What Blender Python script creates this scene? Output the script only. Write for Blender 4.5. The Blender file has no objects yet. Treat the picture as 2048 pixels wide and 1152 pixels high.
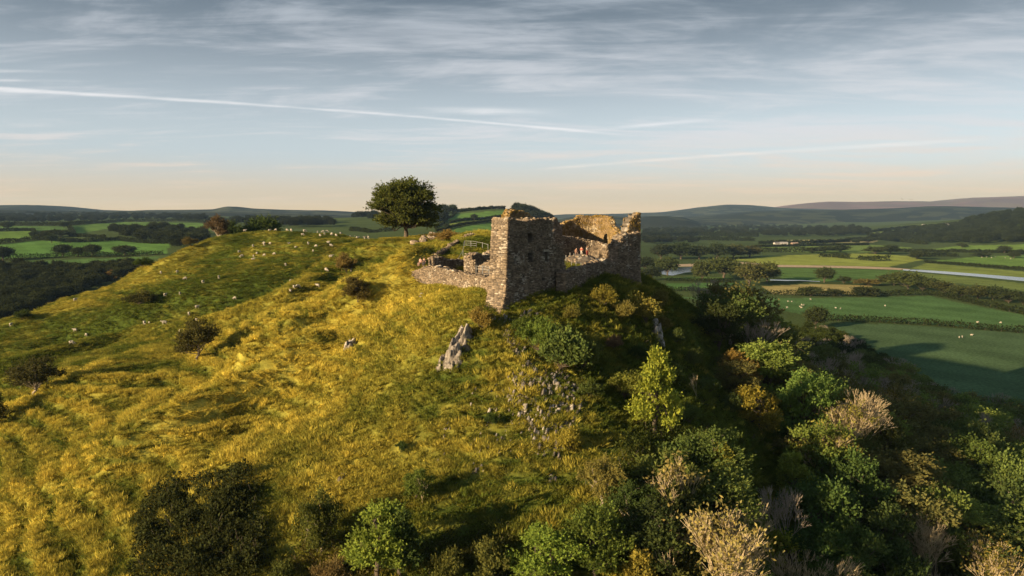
import bpy, bmesh, math, random
import numpy as np
from mathutils import Vector, Matrix

# ------------------------------------------------------------------ camera, sky, sun, exposure
SC = bpy.context.scene
COL = SC.collection
rad = math.radians
FPX, CAMZ, PITCH = 1479.0, 56.0, rad(5.6)          # focal length in photo pixels (2048 wide), drone height, tilt
SUN_EL, SUN_SIDE = rad(14.0), rad(35.0)            # sun low on the left, a little behind the viewer

cam_d = bpy.data.cameras.new('camera'); cam = bpy.data.objects.new('camera', cam_d); COL.objects.link(cam)
cam.location = (0, 0, CAMZ); cam.rotation_euler = (math.pi / 2 - PITCH, 0, 0)
cam_d.sensor_width = 36.0; cam_d.lens = 36.0 * FPX / 2048.0
cam_d.clip_start = 0.5; cam_d.clip_end = 40000.0
SC.camera = cam

SC.view_settings.view_transform = 'Standard'
SC.view_settings.look = 'None'
SC.view_settings.exposure = 1.0
SC.view_settings.gamma = 1.0
SC.view_settings.use_curve_mapping = False
SC.cycles.max_bounces = 5
SC.cycles.diffuse_bounces = 2
SC.cycles.transparent_max_bounces = 4
SC.cycles.volume_bounces = 0
SC.cycles.use_denoising = True

sun_vec = Vector((-math.cos(SUN_SIDE) * math.cos(SUN_EL), -math.sin(SUN_SIDE) * math.cos(SUN_EL), math.sin(SUN_EL)))
sun_d = bpy.data.lights.new('sun', 'SUN'); sun = bpy.data.objects.new('sun', sun_d); COL.objects.link(sun)
sun_d.energy = 5.0; sun_d.angle = rad(0.6); sun_d.color = (1.0, 0.75, 0.43)
sun.rotation_euler = sun_vec.to_track_quat('Z', 'Y').to_euler()

def ray(px, py):
    u = (px - 1024.0) / FPX; v = (576.0 - py) / FPX
    return np.array([u, math.cos(PITCH) + v * math.sin(PITCH), -math.sin(PITCH) + v * math.cos(PITCH)])
def at(px, py, Y):
    d = ray(px, py); k = Y / d[1]
    return np.array([d[0] * k, Y, CAMZ + d[2] * k])

# ---- node helpers
class N:
    def __init__(s, tree): s.t = tree; s.t.nodes.clear()
    def n(s, typ, **kw):
        nd = s.t.nodes.new(typ)
        for k, v in kw.items():
            if k.startswith('i_'):
                key = k[2:]; key = int(key) if key.isdigit() else key
                s.set(nd.inputs[key], v)
            else: setattr(nd, k, v)
        return nd
    def set(s, sock, v):
        if hasattr(v, 'is_linked') or isinstance(v, bpy.types.NodeSocket): s.t.links.new(v, sock)
        else: sock.default_value = v
    def math(s, op, a, b=0.0, c=None, clamp=False):
        nd = s.n('ShaderNodeMath', operation=op, use_clamp=clamp); s.set(nd.inputs[0], a); s.set(nd.inputs[1], b)
        if c is not None: s.set(nd.inputs[2], c)
        return nd.outputs[0]
    def mix(s, f, a, b, mode='MIX'):
        nd = s.n('ShaderNodeMix', data_type='RGBA', blend_type=mode); s.set(nd.inputs[0], f); s.set(nd.inputs[6], a); s.set(nd.inputs[7], b)
        return nd.outputs[2]
    def ramp(s, f, lo, hi, a=0.0, b=1.0):
        nd = s.n('ShaderNodeMapRange', interpolation_type='SMOOTHSTEP'); s.set(nd.inputs[0], f)
        for i, v in zip((1, 2, 3, 4), (lo, hi, a, b)): s.set(nd.inputs[i], v)
        return nd.outputs[0]
    def noise(s, vec, scale, detail=4.0, rough=0.55, dist=0.0, out=0):
        nd = s.n('ShaderNodeTexNoise'); 
        if vec is not None: s.set(nd.inputs['Vector'], vec)
        nd.inputs['Scale'].default_value = scale; nd.inputs['Detail'].default_value = detail
        nd.inputs['Roughness'].default_value = rough; nd.inputs['Distortion'].default_value = dist
        return nd.outputs[out]
def C(r, g, b): return (r, g, b, 1.0)

# ---- sky: physical sky, thinned to a pale evening tone, with cirrus streaks and vapour trails on a high plane
world = bpy.data.worlds.new('World'); SC.world = world; world.use_nodes = True
w = N(world.node_tree)
sky = w.n('ShaderNodeTexSky', sky_type='NISHITA', sun_disc=False, sun_elevation=SUN_EL,
          sun_rotation=math.atan2(sun_vec.x, sun_vec.y), altitude=60.0, air_density=1.0, dust_density=2.2, ozone_density=1.5)
geo = w.n('ShaderNodeTexCoord').outputs['Generated']
sep = w.n('ShaderNodeSeparateXYZ', i_0=geo)
dx, dy, dz = sep.outputs
zc = w.math('MAXIMUM', dz, 0.0)
den = w.math('ADD', zc, 0.06)
plx = w.math('DIVIDE', dx, den); ply = w.math('DIVIDE', dy, den)
hsv = w.n('ShaderNodeHueSaturation', i_1=0.50, i_2=1.0, i_4=sky.outputs[0]); hsv.inputs[0].default_value = 0.5
base = hsv.outputs[0]
base = w.mix(0.7, base, C(1.75, 2.0, 2.2))
# warm band low over the horizon, the same all round
warm = w.ramp(dz, -0.03, 0.085, 1.0, 0.0)
base = w.mix(w.math('MULTIPLY', warm, 0.9), base, C(4.0, 2.5, 0.85))
hi = w.ramp(dz, 0.06, 0.29, 0.0, 1.0)
base = w.mix(w.math('MULTIPLY', hi, 0.92), base, C(0.38, 0.53, 0.70))
def pcoord(sx, sy, rot, ox=0.0):
    cx = w.n('ShaderNodeCombineXYZ', i_0=plx, i_1=ply).outputs[0]
    m = w.n('ShaderNodeMapping'); w.set(m.inputs[0], cx); m.inputs['Rotation'].default_value = (0, 0, rot)
    m.inputs['Scale'].default_value = (sx, sy, 1); m.inputs['Location'].default_value = (ox, ox * 0.7, 0)
    return m.outputs[0]
c1 = w.noise(pcoord(0.55, 1.1, 0.75, 5.2), 1.0, 6, 0.62, 0.9)
c2 = w.noise(pcoord(1.1, 3.6, 0.22, 9.1), 1.0, 5, 0.66, 0.6)
c3 = w.noise(pcoord(0.16, 0.32, 0.3, 1.7), 1.0, 3, 0.5, 0.2)
cl = w.math('ADD', w.math('MULTIPLY', c1, 0.62), w.math('MULTIPLY', c2, 0.38))
cl = w.math('ADD', cl, w.math('MULTIPLY', w.math('SUBTRACT', c3, 0.5), 0.55))
cl = w.ramp(cl, 0.46, 0.68)
cl = w.math('MULTIPLY', cl, 0.72)
wobn = w.math('SUBTRACT', w.noise(pcoord(0.9, 0.9, 0.0, 4.0), 1.0, 3, 0.6), 0.5)
brk = w.ramp(c2, 0.3, 0.62, 0.35, 1.0)
def trail(p1, p2, wid, strength, fade=True):
    def pl(p):
        d = ray(*p); d = d / np.linalg.norm(d); k = max(d[2], 0) + 0.06
        return np.array([d[0] / k, d[1] / k])
    a, b = pl(p1), pl(p2); t = b - a; L = np.linalg.norm(t); t = t / L; nn = np.array([-t[1], t[0]])
    dist = w.math('ABSOLUTE', w.math('SUBTRACT', w.math('ADD', w.math('MULTIPLY', plx, float(nn[0])), w.math('MULTIPLY', ply, float(nn[1]))), float(nn @ a)))
    al = w.math('SUBTRACT', w.math('ADD', w.math('MULTIPLY', plx, float(t[0])), w.math('MULTIPLY', ply, float(t[1]))), float(t @ a))
    wob = w.math('MULTIPLY', wobn, wid * 1.6)
    dist = w.math('ABSOLUTE', w.math('ADD', dist, wob))
    m = w.ramp(dist, 0.0, wid, 1.0, 0.0)
    m = w.math('MULTIPLY', m, w.ramp(al, -0.4, 0.25, 0.0, 1.0)); m = w.math('MULTIPLY', m, w.ramp(al, L - 0.5, L + 0.3, 1.0, 0.0))
    return w.math('MULTIPLY', w.math('MULTIPLY', m, brk), strength)
trm = None
for tr in (trail((-120, 172), (1225, 268), 0.085, 0.62), trail((1110, 336), (1945, 280), 0.17, 0.42),
           trail((-60, 141), (90, 143), 0.05, 0.5), trail((-60, 161), (110, 161), 0.05, 0.5), trail((920, 222), (1085, 225), 0.22, 0.6),
           trail((1240, 255), (1410, 240), 0.13, 0.5)):
    trm = tr if trm is None else w.math('MAXIMUM', trm, tr)
ccol = w.mix(w.ramp(dz, 0.01, 0.12), C(3.4, 2.4, 1.5), C(2.6, 2.6, 2.7))
ccol = w.mix(w.ramp(dz, 0.10, 0.34, 0.0, 1.0), ccol, C(1.5, 1.75, 2.0))
final = w.mix(cl, base, ccol)
final = w.mix(trm, final, w.mix(w.ramp(dz, 0.02, 0.12), C(3.6, 2.9, 2.2), C(3.5, 3.4, 3.4)))
bg = w.n('ShaderNodeBackground', i_0=final, i_1=0.15)
w.n('ShaderNodeOutputWorld', i_0=bg.outputs[0])
world.cycles.sampling_method = 'MANUAL'; world.cycles.sample_map_resolution = 256

# ------------------------------------------------------------------ helpers
RNG = np.random.default_rng(11)
def tag(o, label=None, cat=None, group=None, kind=None):
    if label: o['label'] = label
    if cat: o['category'] = cat
    if group: o['group'] = group
    if kind: o['kind'] = kind
    return o
def empty(name, loc=(0, 0, 0), rz=0.0):
    o = bpy.data.objects.new(name, None); COL.objects.link(o); o.empty_display_size = 0.2
    o.location = [float(c) for c in loc]; o.rotation_euler = (0, 0, rz); return o
def link(name, me, mat=None, parent=None, loc=None, col=None):
    o = bpy.data.objects.new(name, me); (col or COL).objects.link(o)
    if mat is not None and not me.materials: me.materials.append(mat)
    if parent is not None: o.parent = parent
    if loc is not None: o.location = [float(c) for c in loc]
    return o
def mesh_np(name, V, Q=None, T=None, attrs=None, smooth=False, mat=None):
    """mesh from numpy vertices, quads and triangles; attrs: name -> (domain, array)"""
    V = np.asarray(V, np.float32); parts = []; tot = []
    if Q is not None and len(Q): Q = np.asarray(Q, np.int32); parts.append(Q.ravel()); tot.append(np.full(len(Q), 4, np.int32))
    if T is not None and len(T): T = np.asarray(T, np.int32); parts.append(T.ravel()); tot.append(np.full(len(T), 3, np.int32))
    loops = np.concatenate(parts); tot = np.concatenate(tot); start = np.concatenate([[0], np.cumsum(tot)[:-1]]).astype(np.int32)
    me = bpy.data.meshes.new(name)
    me.vertices.add(len(V)); me.vertices.foreach_set('co', V.ravel())
    me.loops.add(len(loops)); me.loops.foreach_set('vertex_index', loops)
    me.polygons.add(len(tot)); me.polygons.foreach_set('loop_start', start); me.polygons.foreach_set('loop_total', tot)
    if smooth: me.polygons.foreach_set('use_smooth', np.ones(len(tot), bool))
    for k, (dom, arr) in (attrs or {}).items():
        arr = np.asarray(arr, np.float32)
        if arr.ndim == 2:
            a4 = np.ones((len(arr), 4), np.float32); a4[:, :3] = arr[:, :3]
            a = me.attributes.new(k, 'FLOAT_COLOR', dom); a.data.foreach_set('color', a4.ravel())
        else:
            a = me.attributes.new(k, 'FLOAT', dom); a.data.foreach_set('value', arr)
    if mat is not None: me.materials.append(mat)
    me.update(); me.validate(); return me
# value noise
_P = np.random.default_rng(3).random(65536).astype(np.float64)
def _h(ix, iy): return _P[((ix * 374761393 + iy * 668265263) ^ ((ix * 1274126177 + iy * 2246822519) >> 13)) & 65535]
def vnoise(x, y):
    x = np.asarray(x, float); y = np.asarray(y, float)
    ix = np.floor(x).astype(np.int64); iy = np.floor(y).astype(np.int64); fx = x - ix; fy = y - iy
    fx = fx * fx * (3 - 2 * fx); fy = fy * fy * (3 - 2 * fy)
    return (_h(ix, iy) * (1 - fx) + _h(ix + 1, iy) * fx) * (1 - fy) + (_h(ix, iy + 1) * (1 - fx) + _h(ix + 1, iy + 1) * fx) * fy
def fbm(x, y, o=4):
    r = 0.0; a = 0.5
    for i in range(o): r = r + a * vnoise(x * 2 ** i + 17.3 * i, y * 2 ** i - 9.1 * i); a *= 0.5
    return r / (1 - 0.5 ** o)
def sstep(a, b, x): t = np.clip((np.asarray(x, float) - a) / (b - a), 0, 1); return t * t * (3 - 2 * t)
def tps_fit(P, z, lam=0.0):
    P = np.asarray(P, float); n = len(P); d = np.linalg.norm(P[:, None] - P[None], axis=2)
    K = np.where(d > 0, d * d * np.log(d + 1e-12), 0) + lam * np.eye(n); A = np.zeros((n + 3, n + 3))
    A[:n, :n] = K; A[:n, n] = 1; A[:n, n + 1:] = P; A[n, :n] = 1; A[n + 1:, :n] = P.T
    return P, np.linalg.solve(A, np.concatenate([z, np.zeros(3)]))
def tps_eval(fit, X):
    P, c = fit; out = np.empty(len(X)); n = len(P)
    for i in range(0, len(X), 40000):
        B = X[i:i + 40000]; d2 = ((B[:, None, 0] - P[None, :, 0]) ** 2 + (B[:, None, 1] - P[None, :, 1]) ** 2)
        out[i:i + 40000] = (0.5 * d2 * np.log(d2 + 1e-12)) @ c[:n] + c[n] + B @ c[n + 1:]
    return out
def inside(poly, px, py):
    r = np.zeros(px.shape, bool); n = len(poly); j = n - 1
    for i in range(n):
        xi, yi = poly[i]; xj, yj = poly[j]
        if yi != yj:
            r ^= ((yi > py) != (yj > py)) & (px < (xj - xi) * (py - yi) / (yj - yi) + xi)
        j = i
    return r
def project(x, y, z):
    yy = y; zz = z - CAMZ; c, s = math.cos(PITCH), math.sin(PITCH)
    d = np.maximum(yy * c - zz * s, 0.01); up = yy * s + zz * c
    return 1024 + FPX * x / d, 576 - FPX * up / d
def line_dist(pts, x, y):
    best = np.full(np.shape(x), 1e9)
    for a, b in zip(pts[:-1], pts[1:]):
        ax, ay = a[:2]; bx, by = b[:2]; L2 = (bx - ax) ** 2 + (by - ay) ** 2 + 1e-9
        t = np.clip(((x - ax) * (bx - ax) + (y - ay) * (by - ay)) / L2, 0, 1)
        best = np.minimum(best, np.hypot(x - ax - t * (bx - ax), y - ay - t * (by - ay)))
    return best

# ------------------------------------------------------------------ materials
def new_mat(name):
    m = bpy.data.materials.new(name); m.use_nodes = True; return m, N(m.node_tree)
def leaf_mat(name, trans=0.3, instanced=False):
    m, k = new_mat(name)
    v = k.n('ShaderNodeAttribute', attribute_name='v').outputs['Fac']
    if instanced: c = k.n('ShaderNodeAttribute', attribute_type='INSTANCER', attribute_name='tint').outputs['Color']
    else: c = k.n('ShaderNodeObjectInfo').outputs['Color']
    br = k.ramp(v, 0, 1, 0.6, 1.5)
    c = k.mix(1.0, c, k.n('ShaderNodeCombineXYZ', i_0=br, i_1=br, i_2=br).outputs[0], 'MULTIPLY')
    c = k.mix(k.math('MULTIPLY', k.math('FRACT', k.math('MULTIPLY', v, 7.3)), 0.35), c, k.mix(1.0, c, C(1.5, 1.05, 0.6), 'MULTIPLY'))
    d = k.n('ShaderNodeBsdfDiffuse', i_0=c); t = k.n('ShaderNodeBsdfTranslucent', i_0=c)
    s = k.n('ShaderNodeMixShader', i_0=trans, i_1=d.outputs[0], i_2=t.outputs[0])
    k.n('ShaderNodeOutputMaterial', i_0=s.outputs[0]); return m
M = {}
M['leaf'] = leaf_mat('leaf', 0.38); M['leaf_inst'] = leaf_mat('leaf_scattered', 0.3, True); M['blade'] = leaf_mat('grass_blade', 0.3, True)
def simple(name, col, rough=0.9, var=0.3, scale=3.0, metal=0.0, bump=0.0, objcol=False):
    m, k = new_mat(name); pos = k.n('ShaderNodeTexCoord').outputs['Object']
    f = k.noise(pos, scale, 6, 0.6)
    b = k.ramp(f, 0.3, 0.7, 1 - var, 1 + var)
    src = k.n('ShaderNodeObjectInfo').outputs['Color'] if objcol else C(*col)
    c = k.mix(1.0, src, k.n('ShaderNodeCombineXYZ', i_0=b, i_1=b, i_2=b).outputs[0], 'MULTIPLY')
    p = k.n('ShaderNodeBsdfPrincipled'); k.set(p.inputs['Base Color'], c); p.inputs['Roughness'].default_value = rough; p.inputs['Metallic'].default_value = metal
    p.inputs['Specular IOR Level'].default_value = 0.2
    if bump:
        bn = k.n('ShaderNodeBump', i_Strength=bump, i_Distance=0.1); k.set(bn.inputs['Height'], f); k.set(p.inputs['Normal'], bn.outputs[0])
    k.n('ShaderNodeOutputMaterial', i_0=p.outputs[0]); return m
M['bark'] = simple('bark', (0.10, 0.08, 0.06), 0.95, 0.4, 8.0)
M['pale_bark'] = simple('pale_bark', (0.50, 0.40, 0.25), 0.95, 0.3, 6.0)
M['grey_bark'] = simple('grey_bark', (0.34, 0.285, 0.225), 0.95, 0.3, 6.0)
M['fleece'] = simple('fleece', (0.40, 0.36, 0.30), 1.0, 0.15, 12.0)
M['metal'] = simple('galvanised_metal', (0.45, 0.45, 0.44), 0.5, 0.15, 5.0, 0.6)
M['wood'] = simple('weathered_timber', (0.24, 0.20, 0.16), 0.85, 0.3, 6.0)
M['cloth'] = simple('cloth', (1, 1, 1), 0.95, 0.12, 20.0, objcol=True)
def stone_mat(name, c1, c2, light, veg=None):
    m, k = new_mat(name); pos = k.n('ShaderNodeNewGeometry').outputs['Position']
    v = k.n('ShaderNodeAttribute', attribute_name='v').outputs['Fac']
    n1 = k.noise(pos, 0.55, 6, 0.6); n2 = k.noise(pos, 4.0, 5, 0.65)
    c = k.mix(k.ramp(k.math('ADD', k.math('MULTIPLY', v, 0.6), k.math('MULTIPLY', n2, 0.4)), 0.15, 0.85), C(*c1), C(*c2))
    c = k.mix(k.math('MULTIPLY', k.ramp(k.math('ADD', n1, k.math('MULTIPLY', v, 0.22)), 0.70, 0.80), 0.8), c, C(*light))
    br = k.ramp(k.noise(pos, 1.3, 5, 0.6), 0.3, 0.7, 0.72, 1.2)
    c = k.mix(1.0, c, k.n('ShaderNodeCombineXYZ', i_0=br, i_1=br, i_2=br).outputs[0], 'MULTIPLY')
    if veg:
        c = k.mix(k.ramp(k.noise(pos, veg[1], 5, 0.65), veg[2], veg[2] + 0.12), c, C(*veg[0]))
    p = k.n('ShaderNodeBsdfPrincipled'); k.set(p.inputs['Base Color'], c); p.inputs['Roughness'].default_value = 0.95
    p.inputs['Specular IOR Level'].default_value = 0.15
    bn = k.n('ShaderNodeBump', i_Strength=0.7, i_Distance=0.06); k.set(bn.inputs['Height'], k.noise(pos, 9.0, 5, 0.7)); k.set(p.inputs['Normal'], bn.outputs[0])
    k.n('ShaderNodeOutputMaterial', i_0=p.outputs[0]); return m
M['stone'] = stone_mat('castle_masonry', (0.12, 0.094, 0.072), (0.33, 0.255, 0.18), (0.55, 0.49, 0.41))
M['stone_moss'] = stone_mat('mossy_masonry', (0.22, 0.15, 0.075), (0.42, 0.295, 0.14), (0.50, 0.41, 0.27), ((0.19, 0.125, 0.03), 0.9, 0.47))
M['mortar'] = stone_mat('wall_core', (0.10, 0.085, 0.07), (0.20, 0.17, 0.14), (0.42, 0.385, 0.335))
M['rock'] = stone_mat('limestone', (0.16, 0.14, 0.12), (0.36, 0.32, 0.28), (0.50, 0.455, 0.40))

# ------------------------------------------------------------------ terrain
HP = [  # (photo x, photo y, distance) of points on the castle hill
 (0,1152,64),(250,1152,60),(500,1152,57),(760,1152,55),(1024,1152,56),(1250,1152,56.5),
 (0,1050,75),(0,950,88),(0,830,110),(0,760,125),(0,700,145),(100,700,142),
 (250,1000,72),(400,1000,68),(700,1000,64),(1024,1000,62.5),(200,850,94),(200,750,112),
 (500,860,83),(600,800,89),(700,850,76),(700,720,93),(1024,850,72),(1024,720,80),(800,640,96),(880,585,98),(850,557,109),(900,568,104.5),(940,582,99.5),(960,592,91),(1005,632,87),
 (330,855,86),(500,770,95),(600,705,102),(740,605,112),(830,535,116),
 (400,780,103),(400,715,120),(500,700,114),(300,700,131),(560,640,123),(640,600,132),(700,560,140),(770,512,152),
 (455,642,136),(470,615,157),(500,590,170),(560,545,176),(600,520,184),(645,548,152),
 (300,600,172),(350,560,190),(450,530,204),(500,500,216),(650,500,198),(420,490,228),(450,472,252),(600,467,256),(720,474,222),(800,478,172),(860,480,150),
 (0,640,180),(100,610,190),(200,580,200),(300,545,212),(380,502,226),(60,668,167),(150,658,161),(250,622,168),
 (930,498,125),(905,556,111),(1160,522,126),(1190,549,103),(1150,571,97),(1228,543,108),(1128,600,93),(1255,572,109),(1300,620,105),(1300,720,88),(1300,850,75.5),(1300,1000,63.5),
 (1160,700,84.5),(1160,850,72.5),(1420,800,86),(1420,950,71),(1345,592,112),(1420,650,112),(1500,765,107),(1560,905,88),(945,468,137),(870,520,126)]
HW = [  # (x, y, z) where the photograph shows no ground
 (2,112,48.5),(-6,108,48),(8,128,49.5),(0,180,48),(0,235,32),(0,300,6),(-60,300,38),(-110,300,24),(-150,270,12),(-60,345,10),(-120,350,3),(40,150,36),(58,190,14),(45,240,8),
 (23,64,20),(40,76,18),(62,88,14),(80,125,12),(48,132,24),(76,152,15),(100,185,5),(30,50,8),(50,45,1),
 (-150,215,20),(-172,250,4),(-185,200,4),(-150,170,20),(-120,120,18),(-165,130,5),(-95,85,14),(-130,70,3),(-70,45,14),(-95,30,3),(-40,35,16),(0,35,15),(0,15,6),(-50,10,4),(30,20,3),
 (0,-20,1),(70,20,0),(95,80,0),(115,140,0),(110,220,0),(80,290,0),(30,345,0),(-60,390,1),(-150,370,0),(-205,290,0),(-225,200,0),(-205,110,0),(-170,40,0),(-110,-20,0),(-40,-40,0),(50,-20,0),
 (-260,200,0),(140,150,0),(0,420,0),(-20,-80,0),(120,20,0),(-200,0,0),(-240,340,0),(130,320,0)]
hp = np.array([at(*p) for p in HP] + [np.array(p, float) for p in HW])
HILL = tps_fit(hp[:, :2] / 50.0, hp[:, 2], 0.004)
BP = [  # background slopes: (photo x, photo y, distance)
 (-200,600,470),(0,600,470),(200,575,500),(-200,520,650),(0,520,650),(220,520,650),(400,502,690),(-200,480,900),(0,480,900),(300,480,900),(-200,455,1300),(0,455,1300),(400,455,1250),
 (0,441,2000),(400,441,1900),(600,441,1800),(640,470,900),(700,450,1200),(0,431,3600),(400,431,3600),(900,472,820),(870,450,1020),(990,450,1040),(950,441,1180),(930,419,1430),(1000,418,1480),(880,424,1420),(1045,418,1480),(820,435,1400),
 (2048,489,1150),(2048,452,1500),(2048,424,1900),(2250,424,1900),(1880,470,1750),(1880,446,2150),(1760,452,2350)]
b3 = [at(*p) for p in BP]
for px, Y in [(1300,450),(1300,700),(1250,1000),(1180,1500),(1200,2000),(1350,3000),(1350,1400),(1600,300),(1600,600),(1600,1100),(1600,1800),(1600,3000),(2048,150),(2048,400),(2048,700),(1850,1000),(1850,1400),
              (2048,900),(2400,100),(2400,300),(2400,700),(600,380),(900,450),(300,380),(-300,330),(-300,100),(1024,20),(700,480),(2048,3500),(1024,2600),(700,3000)]:
    b3.append(np.array([(px - 1024) / FPX * Y, Y, 40.0 if (px, Y) in ((2048,3500),) else 0.0 if px > 1100 else 34.0 if Y > 2500 else 0.0]))
for px in (-500, 0, 500, 1000, 1500, 2000, 2500): b3.append(np.array([(px - 1024) / FPX * 6000, 6000, 34.0]))
for x, y in ((-300,-300),(0,-300),(400,-300),(-900,-500),(900,-500),(0,-3000),(-4000,0),(4000,0)): b3.append(np.array([x, y, 0.0]))
b3 = np.array(b3)
def bgq(x, y): return np.stack([np.arctan2(x, np.where(y > 0, y, np.abs(y) * 0.3 + 1)) * 1.6, np.log(np.hypot(x, y) + 60.0)], 1)
BGF = tps_fit(bgq(b3[:, 0], b3[:, 1]), b3[:, 2], 0.002)
def hill_w(x, y):
    e = np.hypot((x + 50) / 205.0, (y - 165) / 235.0); return 1 - sstep(0.86, 1.05, e)
FEAT = []   # ditches (negative) and banks (positive): world polyline, height, half width
def ground_exact(x, y, fine=True, wave=False):
    x = np.atleast_1d(np.asarray(x, float)); y = np.atleast_1d(np.asarray(y, float)); X = np.stack([x, y], 1)
    bgz = np.maximum(tps_eval(BGF, bgq(x, y)), 0.0)
    r = np.hypot(x, y); bgz = bgz * sstep(250, 480, r)
    bgz = bgz + (fbm(x / 160.0, y / 160.0, 3) - 0.5) * np.clip(bgz * 0.35, 0, 9)
    wgt = hill_w(x, y); z = bgz.copy(); s = wgt > 0
    if s.any():
        hz = tps_eval(HILL, X[s] / 50.0); hz = 0.5 * (hz + np.sqrt(hz * hz + 4.0)) - 0.6
        xs, ys = x[s], y[s]
        for pl_, hh, wd in FEAT: hz = hz + hh * np.exp(-(line_dist(pl_, xs, ys) / wd) ** 2)
        if fine:
            k = sstep(3, 14, hz)
            hz = hz + k * ((fbm(xs / 14, ys / 14, 3) - 0.5) * 2.7 + (fbm(xs / 3.2 + 40, ys / 3.2, 3) - 0.5) * 0.55)
            # sheep terraces trodden along the contours
            amp = sstep(0.46, 0.62, fbm(xs / 24 + 7, ys / 24, 2)) * 0.6 + 0.75 * sstep(-18, -34, xs) * sstep(140, 112, ys)
            ph = hz / 1.35 + 1.1 * fbm(xs / 15, ys / 15 + 30, 2) + .35 * fbm(xs / 4, ys / 4, 2)
            tri = np.abs((ph % 1.0) - 0.62); TW = k * amp * (1 - 4 * np.minimum(tri, .5)); hz = hz + k * amp * 1.6 * (0.5 - np.minimum(tri, 0.5))
        z[s] = z[s] * (1 - wgt[s]) + hz * wgt[s]
        if wave: q = np.zeros(len(x)); q[s] = TW; return z, q
    return z
RAST = {}
def bake_ground():
    hx = np.arange(-270, 172, .55); hy = np.arange(-90, 425, .55); X_, Y_ = np.meshgrid(hx, hy, indexing='ij')
    zz, tw = ground_exact(X_.ravel(), Y_.ravel(), True, True); RAST['h'] = (hx[0], hy[0], .55, zz.reshape(X_.shape)); RAST['t'] = (hx[0], hy[0], .55, tw.reshape(X_.shape))
    a_ = np.linspace(-math.pi, math.pi, 1201); l_ = np.linspace(math.log(40), math.log(12500), 420); A_, L_ = np.meshgrid(a_, l_, indexing='ij'); r_ = np.exp(L_)
    RAST['b'] = (a_[0], l_[0], a_[1] - a_[0], l_[1] - l_[0], ground_exact((np.sin(A_) * r_).ravel(), (np.cos(A_) * r_).ravel()).reshape(A_.shape))
def _bil(G, u, v):
    u = np.clip(u, 0, G.shape[0] - 1.001); v = np.clip(v, 0, G.shape[1] - 1.001); i = u.astype(int); j = v.astype(int); fu = u - i; fv = v - j
    return (G[i, j] * (1 - fu) + G[i + 1, j] * fu) * (1 - fv) + (G[i, j + 1] * (1 - fu) + G[i + 1, j + 1] * fu) * fv
def ground(x, y, fine=True):
    x = np.atleast_1d(np.asarray(x, float)); y = np.atleast_1d(np.asarray(y, float))
    x, y = np.broadcast_arrays(x, y)
    if not RAST: bake_ground()
    x0, y0, d, G = RAST['h']; inh = (x > -268) & (x < 170) & (y > -88) & (y < 423); z = np.zeros(x.shape)
    if inh.any(): z[inh] = _bil(G, (x[inh] - x0) / d, (y[inh] - y0) / d)
    o = ~inh
    if o.any():
        a0, l0, da, dl, B = RAST['b']; z[o] = _bil(B, (np.arctan2(x[o], y[o]) - a0) / da, (np.log(np.hypot(x[o], y[o]) + 1e-6) - l0) / dl)
    return z
def gz(x, y): return float(ground([x], [y])[0])
def hit(px, py, y0=46.0, y1=6000.0, dz=0.0):
    d = ray(px, py); Y = np.geomspace(y0, y1, 1800); k = Y / d[1]; x = d[0] * k; z = CAMZ + d[2] * k
    g = ground(x, Y) + dz; below = np.nonzero(z <= g)[0]
    if len(below) == 0: i = int(np.argmin(z - g)); return np.array([x[i], Y[i], g[i] - dz])
    i = below[0]
    if i > 0:
        a, b = z[i - 1] - g[i - 1], g[i] - z[i]; t = a / (a + b + 1e-9); yy = Y[i - 1] + t * (Y[i] - Y[i - 1])
    else: yy = Y[0]
    xx = d[0] * yy / d[1]; return np.array([xx, yy, gz(xx, yy)])

for pts, hh, wd in (([(720,490),(640,512),(590,535),(550,572),(440,622),(300,640),(150,672),(0,700)], -5.2, 7.5), ([(620,560),(560,602),(450,645),(330,660),(240,662),(130,708),(0,745)], 2.0, 4.0),
                    ([(832,530),(780,570),(720,615),(640,662),(560,702),(500,735)], 3.7, 3.0), ([(620,700),(500,772),(420,812),(330,858),(250,900)], 2.2, 3.0), ([(800,515),(740,555),(665,600),(600,648),(520,684)], -3.4, 3.6), ([(560,665),(610,650),(660,620)], .9, 2.0), ([(-60,655),(100,608),(200,578),(300,543),(380,502)], 1.3, 4.0),
                    ([(760,500),(700,535),(660,560),(600,600)], -1.6, 4.0), ([(480,500),(560,490),(660,492),(720,500)], 1.4, 6.0), ([(420,500),(520,480),(640,480)], -1.5, 7.0), ([(330,612),(250,640),(120,668)], -1.0, 4.0)):
    FEAT.append(([hit(*p)[:2] for p in pts], hh, wd))
RAST.clear()
# polar sheet of ground out to the horizon, finest on the hill
ang = np.concatenate([np.arange(-180, -48, 6.0), np.linspace(-46, 46, 520), np.arange(49, 180, 6.0)])
ang = np.radians(ang); rr = np.concatenate([[0.5], np.linspace(6, 44, 20), np.geomspace(46, 330, 330)[0:], np.geomspace(334, 11500, 330)])
A, R = np.meshgrid(ang, rr, indexing='ij'); GX = (np.sin(A) * R).ravel(); GY = (np.cos(A) * R).ravel()
GZ = ground(GX, GY)
nA, nR = len(ang), len(rr); idx = np.arange(nA * nR).reshape(nA, nR); nxt = np.roll(idx, -1, axis=0)
GQ = np.stack([idx[:, :-1], nxt[:, :-1], nxt[:, 1:], idx[:, 1:]], -1).reshape(-1, 4)[:, ::-1]

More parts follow.
